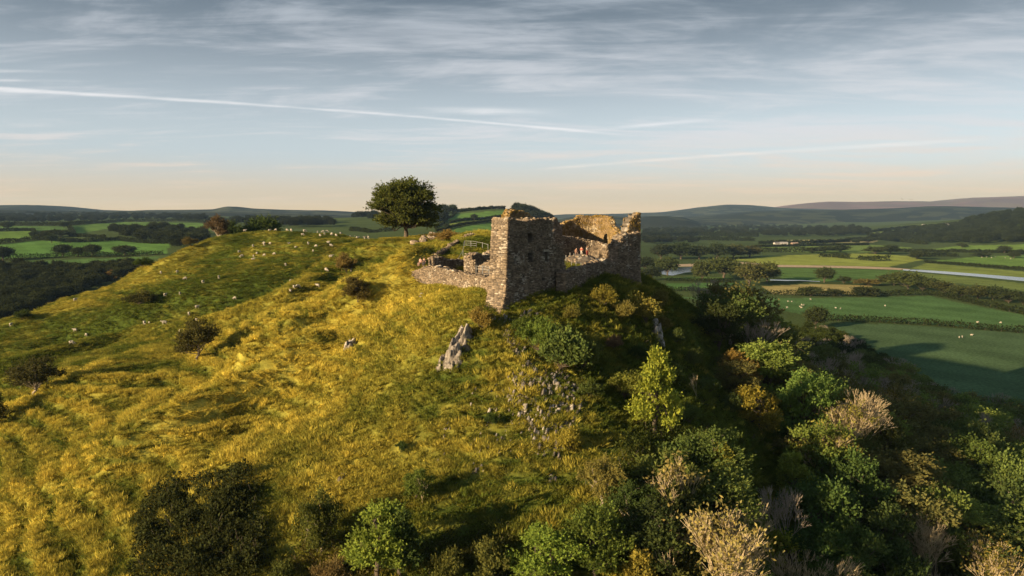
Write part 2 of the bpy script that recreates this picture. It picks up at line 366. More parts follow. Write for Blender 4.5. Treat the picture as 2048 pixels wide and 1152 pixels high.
# land cover: dryness 0 green .. 1 straw on the hill, picked from places on the slope; shade of meadow and hollows put in as greener, darker grass
DRY_SHADE = [(0,1100,.72),(200,1000,.8),(400,900,.82),(300,800,.85),(500,1100,.8),(600,900,.8),(650,780,.8),(150,880,.7),(800,800,.7),(800,680,.75),(880,600,.75),(700,650,.95),(780,580,.95),(830,540,.9),
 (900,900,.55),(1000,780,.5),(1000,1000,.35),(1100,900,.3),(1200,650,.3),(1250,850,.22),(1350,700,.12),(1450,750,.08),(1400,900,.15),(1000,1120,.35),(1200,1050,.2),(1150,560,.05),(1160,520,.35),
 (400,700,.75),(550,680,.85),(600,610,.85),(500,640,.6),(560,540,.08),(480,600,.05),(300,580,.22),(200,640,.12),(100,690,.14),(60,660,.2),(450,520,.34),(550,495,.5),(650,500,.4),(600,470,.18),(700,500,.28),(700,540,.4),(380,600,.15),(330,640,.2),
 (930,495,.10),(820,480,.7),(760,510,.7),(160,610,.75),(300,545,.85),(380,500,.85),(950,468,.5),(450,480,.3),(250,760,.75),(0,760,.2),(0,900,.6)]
dp = np.array([hit(a, b)[:2] for a, b, c in DRY_SHADE]); dv = np.array([c for a, b, c in DRY_SHADE])
def dry_shade(x, y):
    x = np.asarray(x, float); y = np.asarray(y, float); out = np.empty(len(x))
    for i in range(0, len(x), 50000):
        d2 = (x[i:i + 50000, None] - dp[None, :, 0]) ** 2 + (y[i:i + 50000, None] - dp[None, :, 1]) ** 2
        wt = 1 / (d2 + 9.0) ** 1.6; out[i:i + 50000] = (wt @ dv) / wt.sum(1)
    n = fbm(x / 5.5, y / 5.5, 4) - 0.5; n2 = fbm(x / 1.6 + 9, y / 1.6, 3) - 0.5
    x0, y0, d, G = RAST['t']; tw = _bil(G, (x - x0) / d, (y - y0) / d)
    out = .35 + (out - .5) * 1.2 + n * (1.3 - .6 * np.clip(np.abs(tw), 0, 1)) + n2 * 0.6 + tw * .62  # greener grass in terrace grooves, strengthening their light and dark stripes by colour
    for pth, wd in LIT_TRACKS: out = np.maximum(out, 1.3 * np.exp(-(line_dist(pth, x, y) / wd) ** 2))
    return np.clip(out, 0, 1.3)
LIT_TRACKS = []  # pale track grass; brightness of the sunlit bank also put into its tint
for pts, wd in (([(330,858),(420,812),(500,770),(560,735),(620,700)], 2.0), ([(500,735),(545,700),(640,660),(720,615),(780,570),(832,530)], 2.2), ([(560,742),(640,715),(690,690)], 1.2),
                ([(10,632),(100,606),(200,577),(300,542)], 1.2)):
    LIT_TRACKS.append(([hit(*p)[:2] for p in pts], wd))

GREEN, STRAW = np.array([0.092, 0.128, 0.024]), np.array([0.39, 0.35, 0.066])
GCOL = np.zeros((len(GX), 3)); rad_ = np.hypot(GX, GY); onhill = hill_w(GX, GY); lowmix = onhill * sstep(1.5, 9, GZ)
near = onhill > 0.02
dr = np.zeros(len(GX)); dr[near] = dry_shade(GX[near], GY[near])
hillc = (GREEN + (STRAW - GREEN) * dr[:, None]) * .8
fx_, fy_ = project(GX, GY, GZ); front = GY > 5
base = np.array([0.075, 0.105, 0.038]) * (0.75 + 0.5 * fbm(GX / 60, GY / 60, 4))[:, None]
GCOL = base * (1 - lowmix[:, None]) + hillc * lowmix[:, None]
def cr(k, pts):   # zoomed-view coordinates -> photo pixels
    if k == 'L': return [(x / 2.695, 380 + y / 2.695) for x, y in pts]
    if k == 'R': return [(1280 + x / 2.618, 380 + y / 2.618) for x, y in pts]
    return pts
FIELDS = [  # outline, colour (sunlit meadows' brightness partly put into it), label
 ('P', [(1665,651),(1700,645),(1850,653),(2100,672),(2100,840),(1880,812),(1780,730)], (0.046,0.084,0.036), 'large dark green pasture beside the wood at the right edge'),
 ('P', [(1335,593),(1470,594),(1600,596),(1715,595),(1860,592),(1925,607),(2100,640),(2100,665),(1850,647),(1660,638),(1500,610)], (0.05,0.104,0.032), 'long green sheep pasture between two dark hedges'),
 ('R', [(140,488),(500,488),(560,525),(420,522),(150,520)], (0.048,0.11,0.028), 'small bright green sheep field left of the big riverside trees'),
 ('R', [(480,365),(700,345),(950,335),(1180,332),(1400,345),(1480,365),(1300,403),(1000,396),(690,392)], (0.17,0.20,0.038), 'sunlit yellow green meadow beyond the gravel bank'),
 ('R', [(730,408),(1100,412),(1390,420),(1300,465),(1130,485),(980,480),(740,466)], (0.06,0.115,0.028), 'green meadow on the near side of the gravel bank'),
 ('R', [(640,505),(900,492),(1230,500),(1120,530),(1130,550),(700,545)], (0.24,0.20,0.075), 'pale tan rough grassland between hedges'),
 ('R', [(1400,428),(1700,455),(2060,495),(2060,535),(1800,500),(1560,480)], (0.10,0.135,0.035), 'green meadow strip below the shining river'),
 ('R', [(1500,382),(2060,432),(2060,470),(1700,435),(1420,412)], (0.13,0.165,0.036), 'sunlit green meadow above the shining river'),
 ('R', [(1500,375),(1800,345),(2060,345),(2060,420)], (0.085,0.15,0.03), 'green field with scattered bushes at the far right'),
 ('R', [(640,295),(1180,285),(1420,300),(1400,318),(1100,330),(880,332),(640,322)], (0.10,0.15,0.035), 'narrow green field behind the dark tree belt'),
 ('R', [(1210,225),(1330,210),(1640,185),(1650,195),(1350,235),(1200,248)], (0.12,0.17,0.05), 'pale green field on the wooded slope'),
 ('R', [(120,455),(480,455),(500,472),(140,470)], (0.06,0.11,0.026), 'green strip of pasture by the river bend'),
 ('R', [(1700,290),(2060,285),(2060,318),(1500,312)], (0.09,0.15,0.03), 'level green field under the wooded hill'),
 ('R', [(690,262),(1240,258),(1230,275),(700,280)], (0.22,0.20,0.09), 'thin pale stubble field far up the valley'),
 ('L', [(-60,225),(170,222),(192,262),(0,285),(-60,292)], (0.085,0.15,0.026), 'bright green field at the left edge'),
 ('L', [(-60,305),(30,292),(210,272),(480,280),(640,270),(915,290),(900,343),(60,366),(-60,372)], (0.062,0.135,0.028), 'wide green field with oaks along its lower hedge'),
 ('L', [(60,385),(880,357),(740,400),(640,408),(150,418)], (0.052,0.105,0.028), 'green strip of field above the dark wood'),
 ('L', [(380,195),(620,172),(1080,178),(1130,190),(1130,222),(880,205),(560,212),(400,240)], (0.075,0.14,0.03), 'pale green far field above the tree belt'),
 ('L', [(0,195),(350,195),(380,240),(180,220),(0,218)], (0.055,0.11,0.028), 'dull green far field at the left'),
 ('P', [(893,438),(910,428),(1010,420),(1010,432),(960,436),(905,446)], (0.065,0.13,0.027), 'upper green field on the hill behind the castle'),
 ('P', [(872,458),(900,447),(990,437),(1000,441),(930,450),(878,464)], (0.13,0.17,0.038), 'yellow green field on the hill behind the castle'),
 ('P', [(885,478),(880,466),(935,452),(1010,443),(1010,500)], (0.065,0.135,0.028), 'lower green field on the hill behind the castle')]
fid = np.full(len(GX), -1)
far = (rad_ > 200) & front & ((onhill < 0.35) | (GZ < 1.5))
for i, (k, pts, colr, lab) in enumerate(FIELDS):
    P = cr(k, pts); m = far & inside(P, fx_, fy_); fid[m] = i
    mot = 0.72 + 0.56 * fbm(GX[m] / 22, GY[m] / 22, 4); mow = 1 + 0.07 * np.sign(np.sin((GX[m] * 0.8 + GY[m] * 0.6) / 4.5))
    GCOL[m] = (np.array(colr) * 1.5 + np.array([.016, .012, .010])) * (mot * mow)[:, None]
gm, k = new_mat('turf')
pos = k.n('ShaderNodeNewGeometry').outputs['Position']
c = k.n('ShaderNodeAttribute', attribute_name='cover').outputs['Color']
b = k.ramp(k.noise(pos, 0.9, 8, 0.65), 0.25, 0.75, 0.6, 1.4)
c = k.mix(1.0, c, k.n('ShaderNodeCombineXYZ', i_0=b, i_1=b, i_2=b).outputs[0], 'MULTIPLY')
p = k.n('ShaderNodeBsdfDiffuse', i_0=c)
bn = k.n('ShaderNodeBump', i_Strength=0.8, i_Distance=0.25); k.set(bn.inputs['Height'], k.noise(pos, 2.5, 7, 0.7)); k.set(p.inputs['Normal'], bn.outputs[0])
k.n('ShaderNodeOutputMaterial', i_0=p.outputs[0]); M['turf'] = gm
def sub_sheet(name, faces, label, cat=None):
    u, inv = np.unique(faces, return_inverse=True); inv = inv.reshape(faces.shape)
    me = mesh_np(name, np.stack([GX[u], GY[u], GZ[u]], 1), Q=inv, attrs={'cover': ('POINT', GCOL[u])}, smooth=True, mat=gm)
    o = link(name, me); tag(o, label, kind='structure'); return o
ff = fid[GQ]; fsame = np.where((ff == ff[:, :1]).all(1), ff[:, 0], -1)
hillface = (onhill[GQ].mean(1) > 0.5) & (fsame < 0)
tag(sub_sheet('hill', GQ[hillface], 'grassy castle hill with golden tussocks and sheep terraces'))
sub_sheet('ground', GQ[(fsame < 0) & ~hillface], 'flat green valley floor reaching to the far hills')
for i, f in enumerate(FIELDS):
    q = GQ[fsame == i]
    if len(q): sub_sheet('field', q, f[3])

# ------------------------------------------------------------------ ruined castle
def PX(px, Y): return (px - 1024.0) / FPX * Y * (math.cos(PITCH) + 0.0)   # good near eye level
def ZP(py, Y): return float(at(1024, py, Y)[2])
def fpt(px, py, Y): return at(px, py, Y)
def stones_mesh(name, Vs, v, mat):
    """Vs: (n, 8, 3) corner sets, inner four then outer four"""
    n = len(Vs); V = Vs.reshape(-1, 3); o = (np.arange(n) * 8)[:, None]
    q = np.array([[4, 5, 6, 7], [0, 1, 5, 4], [1, 2, 6, 5], [2, 3, 7, 6], [3, 0, 4, 7]])
    Q = (o[:, :, None] + q[None]).reshape(-1, 4)
    return mesh_np(name, V, Q=Q, attrs={'v': ('FACE', np.repeat(v, 5))}, mat=mat)
def lump(rng, n=1):
    return rng.normal(0, 1, (n, 8, 3))
def rubble_mesh(name, C_, S_, rng, mat, flat=0.6):
    """angular stones: centres, sizes"""
    n = len(C_); cub = np.array([[-1, -1, -1], [1, -1, -1], [1, 1, -1], [-1, 1, -1], [-1, -1, 1], [1, -1, 1], [1, 1, 1], [-1, 1, 1]], float)
    B = cub[None] * (0.5 * S_)[:, None, None] * np.array([1.25, 0.85, flat])[None, None] * (1 + 0.28 * rng.normal(0, 1, (n, 8, 3)))
    a = rng.uniform(0, 6.28, n); t = rng.normal(0, 0.35, n); ca, sa = np.cos(a)[:, None], np.sin(a)[:, None]; ct, st = np.cos(t)[:, None], np.sin(t)[:, None]
    x, y, z = B[..., 0], B[..., 1], B[..., 2]; y, z = y * ct - z * st, y * st + z * ct; x, y = x * ca - y * sa, x * sa + y * ca
    V = (np.stack([x, y, z], -1) + C_[:, None]).reshape(-1, 3); o = (np.arange(n) * 8)[:, None, None]
    q = np.array([[4, 5, 6, 7], [0, 1, 5, 4], [1, 2, 6, 5], [2, 3, 7, 6], [3, 0, 4, 7], [3, 2, 1, 0]])
    Q = (o + q[None]).reshape(-1, 4)
    return mesh_np(name, V, Q=Q, attrs={'v': ('FACE', np.repeat(rng.random(n), 6))}, mat=mat)
def masonry(name, pts, T, label, ragged=0.25, holes=(), bat=0.0, flare=0.0, shear0=None, shear1=None, mat='stone', seed=1, cap=True, course=0.17, closed_parent=None, zfloor=None, cat='wall', stone_w=(0.18, 0.46)):
    """a rubble wall along pts = [(x, y, ztop, zbase)]; the path is its outer face (right-hand side of travel), thickness T behind it"""
    rng = np.random.default_rng(seed); p = np.array(pts, float); xy = p[:, :2]
    seg = np.linalg.norm(np.diff(xy, axis=0), axis=1); S = np.concatenate([[0], np.cumsum(seg)]); L = S[-1]
    tan = np.diff(xy, axis=0) / seg[:, None]; tv = np.vstack([tan[:1], (tan[:-1] + tan[1:]) / 2, tan[-1:]]); tv /= np.linalg.norm(tv, axis=1)[:, None]
    zt_hi = p[:, 2].max(); zb_lo = p[:, 3].min()
    def top(s): return np.interp(s, S, p[:, 2])
    def basez(s): return np.interp(s, S, p[:, 3])
    def batter(z): return bat * np.maximum(zt_hi - z, 0) + flare * np.clip((zb_lo + 3.6 - z) / 3.0, 0, 1.2) ** 1.6
    def mp(s, z, off):
        s = np.asarray(s, float); z = np.asarray(z, float)
        sh = np.zeros_like(s)
        if shear0: sh = sh - shear0(z) * (1 - s / L)
        if shear1: sh = sh + shear1(z) * (s / L)
        s2 = s + sh; x = np.interp(s2, S, xy[:, 0]); y = np.interp(s2, S, xy[:, 1])
        x = np.where(s2 < 0, xy[0, 0] + tan[0, 0] * s2, np.where(s2 > L, xy[-1, 0] + tan[-1, 0] * (s2 - L), x))
        y = np.where(s2 < 0, xy[0, 1] + tan[0, 1] * s2, np.where(s2 > L, xy[-1, 1] + tan[-1, 1] * (s2 - L), y))
        tx = np.interp(s2, S, tv[:, 0]); ty = np.interp(s2, S, tv[:, 1]); q = np.hypot(tx, ty); tx, ty = tx / q, ty / q
        o = off + np.where(off > -0.5 * T, batter(z), 0.0)
        return np.stack([x + ty * o, y - tx * o, z], -1)
    rag = lambda s, w=0: ragged * (2 * fbm(s * 0.55 + seed * 7.7, np.full_like(s, 3.1 * seed + w), 3) - 1) * 1.6
    def solid_top(s): return top(s) + rag(np.asarray(s, float))
    zmin = zb_lo - 0.9
    def in_hole(s, z, g=0.0):
        r = np.zeros(np.shape(s), bool)
        for a, b, c, d in holes: r |= (s > a - g) & (s < b + g) & (z > c - g) & (z < d + g)
        return r
    # core
    ds = 0.3; ns = max(2, int(L / ds)); nz = int((zt_hi + 1.2 - zmin) / ds) + 1
    se = np.linspace(0, L, ns + 1); ze = zmin + ds * np.arange(nz + 1); sc, zc = np.meshgrid((se[1:] + se[:-1]) / 2, (ze[1:] + ze[:-1]) / 2, indexing='ij')
    sol = (zc < solid_top(sc) - 0.10); D = np.where(sol, -0.07, -T + 0.07); D = np.where(sol & in_hole(sc, zc), -min(0.9, T * 0.5), D)
    VV = []; QQ = []
    def quad(a, b, c, d): n0 = len(VV); VV.extend([a, b, c, d]); QQ.append((n0, n0 + 1, n0 + 2, n0 + 3))
    for i in range(ns):
        for j in range(nz):
            s0, s1, z0, z1 = se[i], se[i + 1], ze[j], ze[j + 1]; d = D[i, j]
            if sol[i, j]:
                quad((s0, z0, d), (s1, z0, d), (s1, z1, d), (s0, z1, d)); b = -T + 0.07
                quad((s1, z0, b), (s0, z0, b), (s0, z1, b), (s1, z1, b))
            dn = D[i + 1, j] if i + 1 < ns else -T + 0.07
            if abs(dn - d) > 1e-4: quad((s1, z0, d), (s1, z0, dn), (s1, z1, dn), (s1, z1, d))
            dn = D[i, j + 1] if j + 1 < nz else -T + 0.07
            if abs(dn - d) > 1e-4: quad((s0, z1, d), (s1, z1, d), (s1, z1, dn), (s0, z1, dn))
            if i == 0 and sol[i, j]: quad((s0, z0, -T + 0.07), (s0, z0, d), (s0, z1, d), (s0, z1, -T + 0.07))
    VV = np.array(VV); core = mesh_np(name + '_core', mp(VV[:, 0], VV[:, 1], VV[:, 2]), Q=QQ, attrs={'v': ('FACE', rng.random(len(QQ)))}, mat=M['mortar'])
    # facing stones
    st = []
    for side in (0, 1):
        z = zmin
        while z < zt_hi + 1.0:
            h = course * rng.uniform(0.7, 1.35); s = -rng.uniform(0, 0.3)
            while s < L:
                wd = rng.uniform(*stone_w); st.append((s, min(s + wd, L + 0.05), z, z + h, side)); s += wd
            z += h
    st = np.array(st); sm = (st[:, 0] + st[:, 1]) / 2; zm = (st[:, 2] + st[:, 3]) / 2
    ok = (zm < solid_top(sm) + rng.normal(0, 0.10, len(st))) & ~((st[:, 4] == 0) & in_hole(sm, zm, 0.08)) & (zm > basez(sm) - 1.2)
    ok &= rng.random(len(st)) > 0.03
    st = st[ok]; n = len(st); side = st[:, 4]
    g = 0.018 + 0.02 * rng.random(n); pr = rng.normal(0.03, 0.035, n) + 0.02
    s0 = np.maximum(st[:, 0], -0.05) + g; s1 = st[:, 1] - g; z0 = st[:, 2] + g; z1 = st[:, 3] - g
    sg = np.where(side == 0, 1.0, -1.0); of = np.where(side == 0, 0.0, -T)
    ci, co = of - sg * 0.22, of + sg * pr
    SS = np.stack([s0, s1, s1, s0], 1); ZZ = np.stack([z0, z0, z1, z1], 1)
    flip = side == 1; SS[flip] = SS[flip][:, [1, 0, 3, 2]]
    jit = lambda a: rng.normal(0, a, (n, 4))
    inn = mp(SS, ZZ, np.repeat(ci[:, None], 4, 1)); out = mp(SS * 0.93 + SS.mean(1, keepdims=True) * 0.07 + jit(.015), ZZ * 0.9 + ZZ.mean(1, keepdims=True) * 0.1 + jit(.012), co[:, None] + jit(.018))
    ve = [np.concatenate([inn, out], 1)]; vv = [rng.random(n)]
    # quoin stones on both ends
    for e, sE, dr in ((0, 0.0, -1.0), (1, L, 1.0)):
        es = []; z = zmin
        while z < float(solid_top(np.array([sE]))[0]):
            h = course * rng.uniform(0.8, 1.4); o = -T
            while o < 0.0:
                wd = rng.uniform(0.3, 0.7); es.append((o, min(o + wd, 0.0), z, z + h)); o += wd
            z += h
        if not es: continue
        es = np.array(es); m = len(es); g = 0.02
        O = np.stack([es[:, 0] + g, es[:, 1] - g, es[:, 1] - g, es[:, 0] + g], 1); Z = np.stack([es[:, 2] + g, es[:, 2] + g, es[:, 3] - g, es[:, 3] - g], 1)
        if e == 1: O = O[:, [1, 0, 3, 2]]
        pr = np.abs(rng.normal(0.03, 0.04, m))[:, None]
        a = mp(np.full((m, 4), sE - dr * 0.2), Z, O); b = mp(sE + dr * (pr + 0 * O), Z * .92 + Z.mean(1, keepdims=True) * .08, O * .94 + O.mean(1, keepdims=True) * .06)
        ve.append(np.concatenate([a, b], 1)); vv.append(rng.random(m))
    Vs = np.concatenate(ve); va = np.concatenate(vv)
    root = empty(name, (float(xy[:, 0].mean()), float(xy[:, 1].mean()), float(zb_lo)))
    off = np.array(root.location)
    core.transform(Matrix.Translation(-Vector(root.location)))
    link('core', core, parent=root)
    so = link('facing_stones', stones_mesh(name + '_stones', Vs - off, va, M[mat]), parent=root); so['kind'] = 'stuff'
    if cap:   # loose rubble along the broken top
        k = int(L * T * 9) + 4; s = rng.uniform(0, L, k); o = rng.uniform(-T + .1, -0.1, k); zz = solid_top(s) - 0.06 + rng.uniform(-.06, .07, k)
        co = link('rubble_coping', rubble_mesh(name + '_rubble', mp(s, zz, o) - off, rng.uniform(0.18, 0.48, k), rng, M[mat]), parent=root); co['kind'] = 'stuff'
    tag(root, label, cat)
    return root
def px_wall(name, spec, T, label, **kw):
    """spec: (photo x, photo y of the top, photo y of the foot, distance)"""
    pts = []
    for px, pt, pb, Y in spec:
        a = at(px, pt, Y); b = at(px, pb, Y); pts.append((a[0], Y, a[2], b[2]))
    return masonry(name, pts, T, label, **kw)
# tall tower fragment: shaded broad face, sunlit narrow end
TH = rad(49.0); t_ = np.array([math.cos(TH), math.sin(TH)])
C0 = at(1016, 440, 88.5)[:2]; zt0, zb0 = ZP(438, 88.5), ZP(632, 87.5)
def fr(s): return C0 + t_ * s
def s_at(px):      # distance along the broad face of photo column px
    u = (px - 1024) / FPX; return (u * C0[1] - C0[0]) / (t_[0] - u * t_[1])
sR, sS = s_at(1131), s_at(1105)
bl = lambda z: 0.075 * np.maximum(zt0 - z, 0) + 0.9 * np.clip((zb0 + 3.2 - z) / 3.0, 0, 1.2) ** 1.6
bf = lambda z: 0.02 * np.maximum(zt0 - z, 0)
pf = []
for s, py, pb in ((0, 439, 632), (s_at(1045), 441, 620), (s_at(1070), 440, 612), (s_at(1098), 440, 605), (sS, 446, 602), (sS + .12, 487, 600), (s_at(1118), 490, 598), (s_at(1124), 498, 598), (s_at(1129), 520, 597), (sR, 552, 596)):
    q = fr(s); pf.append((q[0], q[1], ZP(py, q[1]), ZP(pb, q[1])))
def hol(px, w_, p0, p1):
    s = s_at(px); Y = fr(s)[1]; hw = w_ / 2 * Y / FPX / math.cos(TH); return (s - hw, s + hw, ZP(p1, Y), ZP(p0, Y))
masonry('ruined_tower', pf, 2.6, 'tall dark ruined castle tower with slit windows and one sunlit end', ragged=0.2, bat=0.02, shear0=bl, seed=3, cat='tower',
        holes=[hol(1061, 10, 465, 484), hol(1063, 11, 504, 522), hol(1094, 8, 506, 524), hol(1093, 14, 501, 507), hol(1034, 5, 515, 526), hol(1088, 5, 555, 560), hol(1050, 5, 548, 556)])
px_wall('tower_back_wall', [(1019,428,470,98),(1026,418,470,99),(1045,421,470,100.5),(1060,427,470,102),(1066,437,470,102.5),(1085,437,470,103.5),(1104,442,470,104.5)], 1.2, 'broken sunlit wall top showing above and behind the tall tower', seed=5, ragged=.25, mat='stone_moss')
px_wall('curtain_wall', [(824,545,552,114),(846,532,548,112),(880,538,556,108),(920,546,568,103),(955,553,580,98),(976,557,592,93.5)], 1.5, 'low sunlit rubble curtain wall curving left from the tower', seed=7, ragged=.18)
px_wall('inner_wall', [(866,517,542,112.5),(884,515,545,114),(900,520,548,115.5),(928,519,552,118),(938,522,552,119)], 1.0, 'dark shaded inner courtyard wall behind the low curtain wall', seed=9, ragged=.22)
px_wall('wall_stub', [(940,522,556,109),(945,522,556,107.5)], .6, 'short square wall stub in the courtyard, sunlit on its left', seed=11, ragged=.15)
px_wall('chamber_wall', [(944,512,552,111),(955,508,550,112.5),(966,509,550,114),(984,512,552,116)], 1.4, 'rounded dark chamber wall beside the tower with a broken top', seed=13, ragged=.25)
px_wall('broken_pier', [(957,536,556,107),(968,527,556,105.5),(978,525,560,104)], 1.2, 'sunlit broken pier of masonry between the walkway and the tower', seed=15, ragged=.3)
px_wall('boundary_wall', [(868,514,520,120),(880,505,512,123),(897,496,502,127),(912,485,491,131),(922,480,486,134),(936,472,480,138),(945,469,480,140)], 0.7, 'low thin stone wall climbing beside the castle green', seed=17, ragged=.12)
px_wall('sunken_wall', [(934,470,478,138),(948,468,478,139),(964,474,479,139)], 0.8, 'dark hump of wall at the head of the castle green', seed=19, ragged=.2)
# round keep: far curved wall and near low ring
px_wall('keep_rear_wall', [(1126,452,486,141),(1132,446,488,143),(1140,440,490,144),(1160,434,492,145),(1185,432,495,145),(1205,433,500,143.5),(1214,437,505,141),(1219,444,508,138)], 1.1, 'high sunlit rear wall of the round keep, its top overgrown', seed=21, ragged=.3, mat='stone_moss', course=.19)
px_wall('keep_ring_wall', [(1102,466,500,121),(1120,470,504,123),(1150,475,508,125),(1180,482,512,125.5),(1200,487,516,124.5),(1212,494,520,122.5)], 1.3, 'low sunlit curved wall of the round keep in front of the rear wall', seed=23, ragged=.18)
px_wall('keep_side_wall', [(1219,450,515,136),(1226,458,520,130),(1231,467,528,124),(1234,474,535,118),(1233,480,548,112)], 1.0, 'sunlit jagged inner wall between the keep and the end wall', seed=25, ragged=.3, mat='stone_moss')
px_wall('end_wall', [(1236,492,560,110),(1242,476,564,110.4),(1247,470,566,110.7),(1258,468,572,111.4),(1270,466,578,112.2),(1281,464,584,113)], 1.9, 'tall end wall of brown masonry at the right of the ruin', seed=27, ragged=.14, bat=0.015, flare=.4)
px_wall('wall_pinnacle', [(1253,466,474,112.6),(1258,452,474,112.9),(1262,436,474,113.2),(1270,431,474,113.6),(1275,426,474,113.9),(1281.5,426,474,114.2)], 1.5, 'thin pinnacle of masonry standing on the end wall', seed=29, ragged=.12, mat='stone_moss', cap=False)
px_wall('front_wall', [(1131,548,572,94),(1150,540,565,97),(1175,532,556,101),(1200,522,548,105),(1215,518,545,107.5),(1234,527,552,110)], 1.3, 'low shaded curtain wall running right from the tower', seed=31, ragged=.16)
px_wall('keep_stub', [(1104,447,480,132),(1109,438,480,133),(1114,437,480,134),(1120,447,480,135)], 1.4, 'small sunlit wall stump just right of the tower top', seed=33, ragged=.2)
px_wall('keep_cross_wall', [(1104,468,490,128),(1112,458,488,133),(1120,450,486,138),(1126,448,486,142)], 1.2, 'dark sloping cross wall at the left end of the keep', seed=35, ragged=.15)
def boulder(name, px, pyb, pyt, wpx, label, Y=None, seed=1, mat='stone'):
    rng = np.random.default_rng(seed); p = hit(px, pyb, 60, 300) if Y is None else at(px, pyb, Y); p[2] = min(p[2], gz(p[0], p[1])) - .2; h = (pyb - pyt) * p[1] / FPX; r = wpx * p[1] / FPX / 2
    bm = bmesh.new(); bmesh.ops.create_icosphere(bm, subdivisions=3, radius=1.0); sd = rng.uniform(0, 50)
    for v in bm.verts:
        c = v.co; n = float(fbm(np.array([c.x * 1.3 + sd + c.z]), np.array([c.y * 1.3 - sd + c.z * .7]), 3)[0]); k = 0.45 + 1.1 * n
        v.co = Vector((c.x * r * k, c.y * r * k * .9, (c.z * .5 + .42) * h * (k * .5 + .55)))
    me = bpy.data.meshes.new(name); bm.to_mesh(me); bm.free(); a = me.attributes.new('v', 'FLOAT', 'FACE'); a.data.foreach_set('value', rng.random(len(me.polygons)).astype(np.float32))
    me.materials.append(M[mat]); o = link(name, me, loc=(p[0], p[1], p[2] - .15)); tag(o, label, 'masonry lump'); return o
boulder('fallen_masonry', 866, 478, 459, 20, 'rounded lump of fallen masonry nearest the brown bush', seed=2)
boulder('fallen_masonry', 846, 468, 449, 20, 'taller fallen masonry lump under the big tree', seed=3, Y=158)
boulder('fallen_masonry', 830, 469, 458, 24, 'low fallen masonry lump left of the taller one under the big tree', seed=4, Y=158)
boulder('fallen_masonry', 976, 482, 459, 24, 'pinkish leaning masonry lump at the left side of the tower top', seed=5, Y=120)
def rubble_heap(name, px, py, Y, rx, ry, h, n, label, seed, sz=(0.15, 0.5)):
    rng = np.random.default_rng(seed); p = at(px, py, Y); g0 = gz(p[0], p[1]); a = rng.uniform(0, 6.28, n); r = np.sqrt(rng.random(n))
    x = p[0] + np.cos(a) * r * rx; y = p[1] + np.sin(a) * r * ry; z = ground(x, y) + h * (1 - r ** 1.5) * rng.uniform(.5, 1, n)
    root = empty(name, (p[0], p[1], g0)); me = rubble_mesh(name, np.stack([x, y, z], 1) - np.array(root.location), rng.uniform(*sz, n), rng, M['stone'])
    # earth mound under the stones
    V = [(0, 0, h)]; T = []; k = 24; rings = ((.35, .85), (.7, .45), (1.05, -.25))
    for q, (f, zz) in enumerate(rings):
        for i in range(k):
            an = i / k * 6.283; xx, yy = np.cos(an) * rx * f, np.sin(an) * ry * f; gg = gz(p[0] + xx, p[1] + yy) - g0
            V.append((xx, yy, gg + h * zz * (.8 + .4 * rng.random())))
    for i in range(k): T.append((0, 1 + i, 1 + (i + 1) % k))
    Q = [(1 + q * k + i, 1 + (q + 1) * k + i, 1 + (q + 1) * k + (i + 1) % k, 1 + q * k + (i + 1) % k) for q in range(2) for i in range(k)]
    link('mound', mesh_np(name + '_mound', V, Q=Q, T=T, attrs={'v': ('FACE', rng.random(len(T) + len(Q)))}, mat=M['mortar']), parent=root)
    o = link('loose_stones', me, parent=root); o['kind'] = 'stuff'; tag(root, label, 'rubble'); return root
rubble_heap('rubble_mound', 1174, 516, 118, 4.2, 3.0, 1.5, 420, 'sunlit heap of rubble inside the round keep', 41)
rubble_heap('rubble_mound', 948, 513, 118, 1.6, 1.3, .9, 90, 'small sunlit rubble heap beside the dark chamber wall', 42)

# railings and walkway for visitors
def bar(p, q, r, n=6):
    p, q = Vector(p), Vector(q); d = q - p; me_v = []; zq = d.to_track_quat('Z', 'Y')
    for e in (p, q):
        for i in range(n): me_v.append(e + zq @ Vector((math.cos(i / n * 6.283) * r, math.sin(i / n * 6.283) * r, 0)))
    Q = [(i, (i + 1) % n, n + (i + 1) % n, n + i) for i in range(n)]
    return [tuple(v) for v in me_v], Q
def bar_obj(name, p, q, r, mat, parent):
    V, Q = bar(p, q, r); me = bpy.data.meshes.new(name); me.from_pydata(V, [], Q + [tuple(range(6, 12)), tuple(range(5, -1, -1))]); me.materials.append(mat); return link(name, me, parent=parent)
def railing(pts, label, h=1.15, rails=(1.1, 0.75, 0.4), mat='metal', r=0.045):
    P = []
    for px, py, Y in pts:
        p = at(px, py, Y); P.append(np.array([p[0], p[1], gz(p[0], p[1])]))
    root = empty('railing', P[0]); o = P[0]
    for p in P: b = p - o; bar_obj('post', (b[0], b[1], b[2] - .5), (b[0], b[1], b[2] + h), r, M[mat], root)
    for a, b in zip(P[:-1], P[1:]):
        for hh in rails: bar_obj('rail', tuple(a - o + [0, 0, hh]), tuple(b - o + [0, 0, hh]), r * .6, M[mat], root)
    tag(root, label, 'railing'); return root
railing([(929,500,128),(942,502,127),(953,503,126)], 'metal railing of three bars on the castle green')
railing([(953,502,126),(965,502,125),(976,502,124)], 'metal posts with thin wire in front of the tower on the castle green', rails=(1.05,))
railing([(884,516,118.5),(895,517,118),(905,519,117.5),(916,517,119),(926,512,122),(929,500,128)], 'metal handrail bending round the top of the dark courtyard', rails=(1.1,))
railing([(1132,516,117),(1140,512,120),(1148,508,122),(1156,508,123.5),(1163,507,124),(1170,507,124.2),(1177,506,124)], 'row of pale fence posts inside the round keep', rails=(0.3,), h=1.25, r=.06)
railing([(1143,530,106),(1152,528,107),(1162,525,108)], 'three thin posts on the grass behind the low shaded wall', rails=(.9,), h=1.0)
